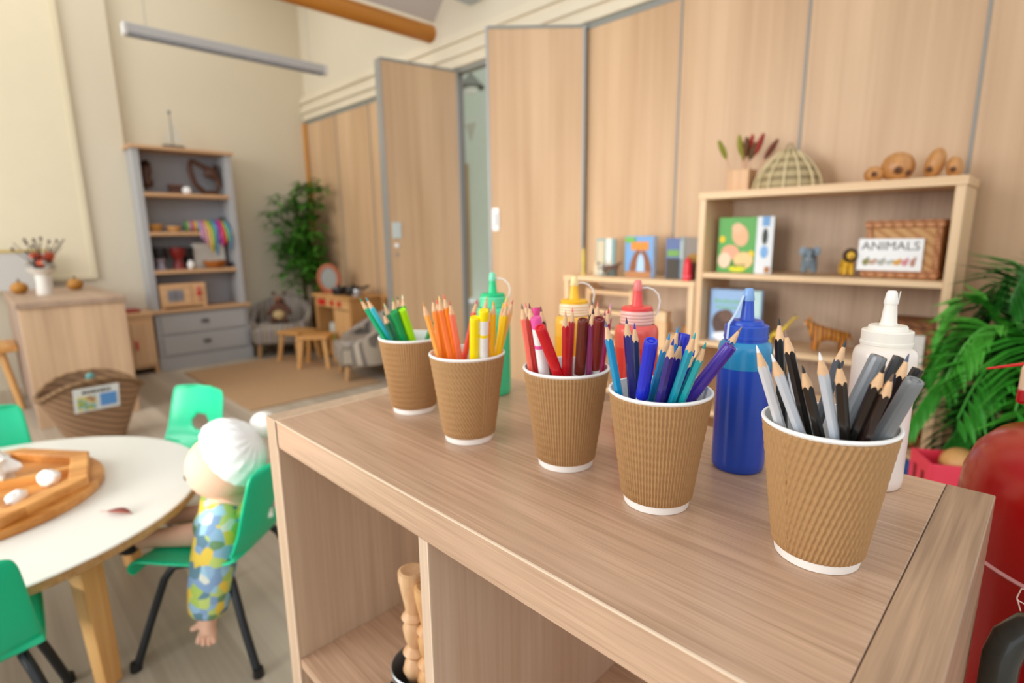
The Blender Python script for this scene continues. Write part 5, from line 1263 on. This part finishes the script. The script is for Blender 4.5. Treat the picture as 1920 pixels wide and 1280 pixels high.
spec = [(-172, .34, .62, .10, 3), (-160, .36, .55, .14, 0), (-150, .42, .48, .22, 0), (-132, .42, .60, .18, 3), (-120, .46, .52, .18, 0), (-104, .46, .60, .2, 0), (-95, .48, .44, .25, 3), (-75, .46, .55, .2, 0), (-50, .42, .55, .2, 0), (-20, .40, .58, .15, 1), (10, .38, .58, .15, 1),
        (-140, .38, .34, .22, 1), (-105, .42, .30, .25, 0), (-65, .42, .34, .25, 1), (-35, .40, .34, .2, 2), (150, .26, .66, .05, 2), (100, .22, .70, .05, 1), (60, .26, .68, .08, 2), (-80, .24, .70, .05, 1), (-130, .26, .70, .06, 1), (-45, .26, .68, .05, 2),
        (-155, .30, .26, .2, 2), (-85, .36, .2, .2, 2), (-60, .34, .24, .2, 2), (-110, .34, .16, .16, 2), (175, .30, .5, .1, 2), (-15, .3, .36, .15, 2), (-170, .26, .36, .1, 2), (165, .26, .58, .06, 2), (120, .2, .5, .05, 2), (-100, .2, .5, .1, 2), (-120, .25, .4, .1, 2), (-60, .25, .42, .1, 2), (-145, .22, .5, .08, 1)]
for (a, L, ri, dr, k) in spec: frond(R(a), L, ri, dr, PG[k])

# ================================================================== red crate with ball, and toys, on the floor behind the unit
t = thing('red_crate', 'bright red open toy crate holding a wooden ball behind the shelving unit', 'crate', (-.114, 1.781, 0), R(28))
RC = mat('F04058', .45)
for s in (-1, 1): MB().bb(-.10, .10, s*.055-.005, s*.055+.005, 0, .43, bev=.002).build('side', RC, t)
for s in (-1, 1):
    e = MB().bb(s*.10-.005, s*.10+.005, -.06, .06, 0, .43, bev=.002).build('end', RC, t)
    for yy in (-.028, .020): MB().bb(s*.1055-.001, s*.1055+.001, yy-.008, yy+.008, .15, .40).build('slot', mat('8A1018', .6), e)
MB().bb(-.095, .095, -.05, .05, .36, .37).build('tray', RC, t)
t = thing('wooden_ball', 'pale wooden ball resting in the red crate', 'ball', (-.128, 1.778, .37))
MB().ell((0, 0, .044), (.044, .044, .044), 28, 18).build('ball', wood('E4B070', 'CC9450', 'z', fine=40), t)
MB().lathe([(.0445, .041), (.0452, .044), (.0445, .047)], n=32).build('groove', mat('A87840', .6), t)
t = thing('wooden_spoon', 'pale wooden spoon lying across the red crate', 'spoon', (-.062, 1.80, .432), R(100))
MB().tube([(-.06, 0, .002), (.07, 0, .004)], .005, 8).build('handle', mat('E8C090', .6), t); MB().ell((-.07, 0, .004), (.024, .015, .006)).build('bowl', mat('E8C090', .6), t)
t = thing('toy_box_stack', 'dark red tin carrying a white tray beside the red crate', 'tin', (-.265, 1.86, 0))
MB().bb(-.07, .07, -.07, .07, 0, .29, bev=.006).build('body', mat('9A1422', .45), t)
MB().bb(-.075, .075, -.075, .075, .29, .315, bev=.008).build('white_tray', mat('D8DAD4', .5), t)
t = thing('toy_teapot', 'small blue toy teapot on the white tray', 'toy teapot', (-.265, 1.86, .315), R(30))
MB().lathe([(0, 0), (.025, 0), (.042, .018), (.040, .035), (.02, .048), (0, .05)], n=28).build('body', mat('3C6CB0', .35), t)
MB().ell((0, 0, .054), (.01, .01, .008)).build('lid_knob', mat('20406C', .4), t); MB().tube([(.035, 0, .02), (.06, 0, .04)], [.009, .005], 10).build('spout', mat('3C6CB0', .35), t)
MB().tube([(-.036, 0, .034), (-.058, 0, .032), (-.058, 0, .014), (-.038, 0, .012)], .004, 8).build('handle', mat('20406C', .4), t)

# ================================================================== glossy red domed bin with black handle, right of the unit
t = thing('red_domed_bin', 'large glossy red domed bin with a black loop handle at the right', 'bin', (.092, .85, 0))
RR = mat('B4000A', .22, coat=.12, var=.03); r = .152
MB().lathe([(0, 0), (r*.96, 0), (r, .01), (r, .66)], n=96).build('body', RR, t)
MB().lathe([(r*1.0, .6625), (r, .70), (r*.985, .735), (r*.93, .762), (r*.83, .780), (r*.6, .790), (r*.3, .793), (0, .794)], n=96).build('dome_lid', RR, t)
MB().lathe([(r*1.001, .658), (r*1.012, .660), (r*1.001, .663)], n=96).build('seam_line', mat('E8A8A8', .3), t)
MB().tube([(-.050, -.140, .46), (-.076, -.200, .48), (-.0855, -.213, .54), (-.087, -.212, .60), (-.087, -.209, .622), (-.083, -.205, .642), (-.073, -.200, .656), (-.055, -.199, .665), (-.02, -.200, .669), (.03, -.195, .668), (.05, -.13, .64)], .0145, 20).build('loop_handle', mat('262A26', .25, coat=.5), t)
t2 = thing('white_wire_tie', 'thin white twisted wire tie looped on the black bin handle', 'wire tie', (.012, .650, .683))
MB().tube([(0, 0, -.012), (-.004, 0, 0), (-.002, 0, .010), (.003, .0, .012), (.006, 0, .004), (.002, 0, -.004), (-.004, 0, -.002)], .0006, 6).build('wire', mat('E8D0C8', .4), t2)
# red wire stem and wooden peg at the right edge
t = thing('red_wire_stem', 'thin red twisted stem reaching in from the right above the bin', 'wire', (.10, .87, .793))
pts = []
MB().tube([(0, 0, 0), (.02, 0, .04), (-.01, .01, .072), (-.07, .012, .074), (-.118, .007, .069), (-.149, -.025, .064)], [.002, .002, .002, .002, .002, .0012], 8).build('stem', mat('D01818', .4), t)
t = thing('wooden_peg', 'small pale wooden block with a red end at the right edge above the bin', 'peg', (-.010, .87, .790))
MB().tube([(.04, 0, -.002), (.01, 0, .03)], .0016, 8).build('stick', mat('B0302C', .5), t)
MB().bb(-.010, .012, -.009, .009, .028, .072, bev=.004).build('block', mat('E0C0A0', .4), t)
MB().bb(-.0105, .0125, -.0095, .0095, .026, .046, bev=.004).build('red_end', mat('B01018', .3), t)
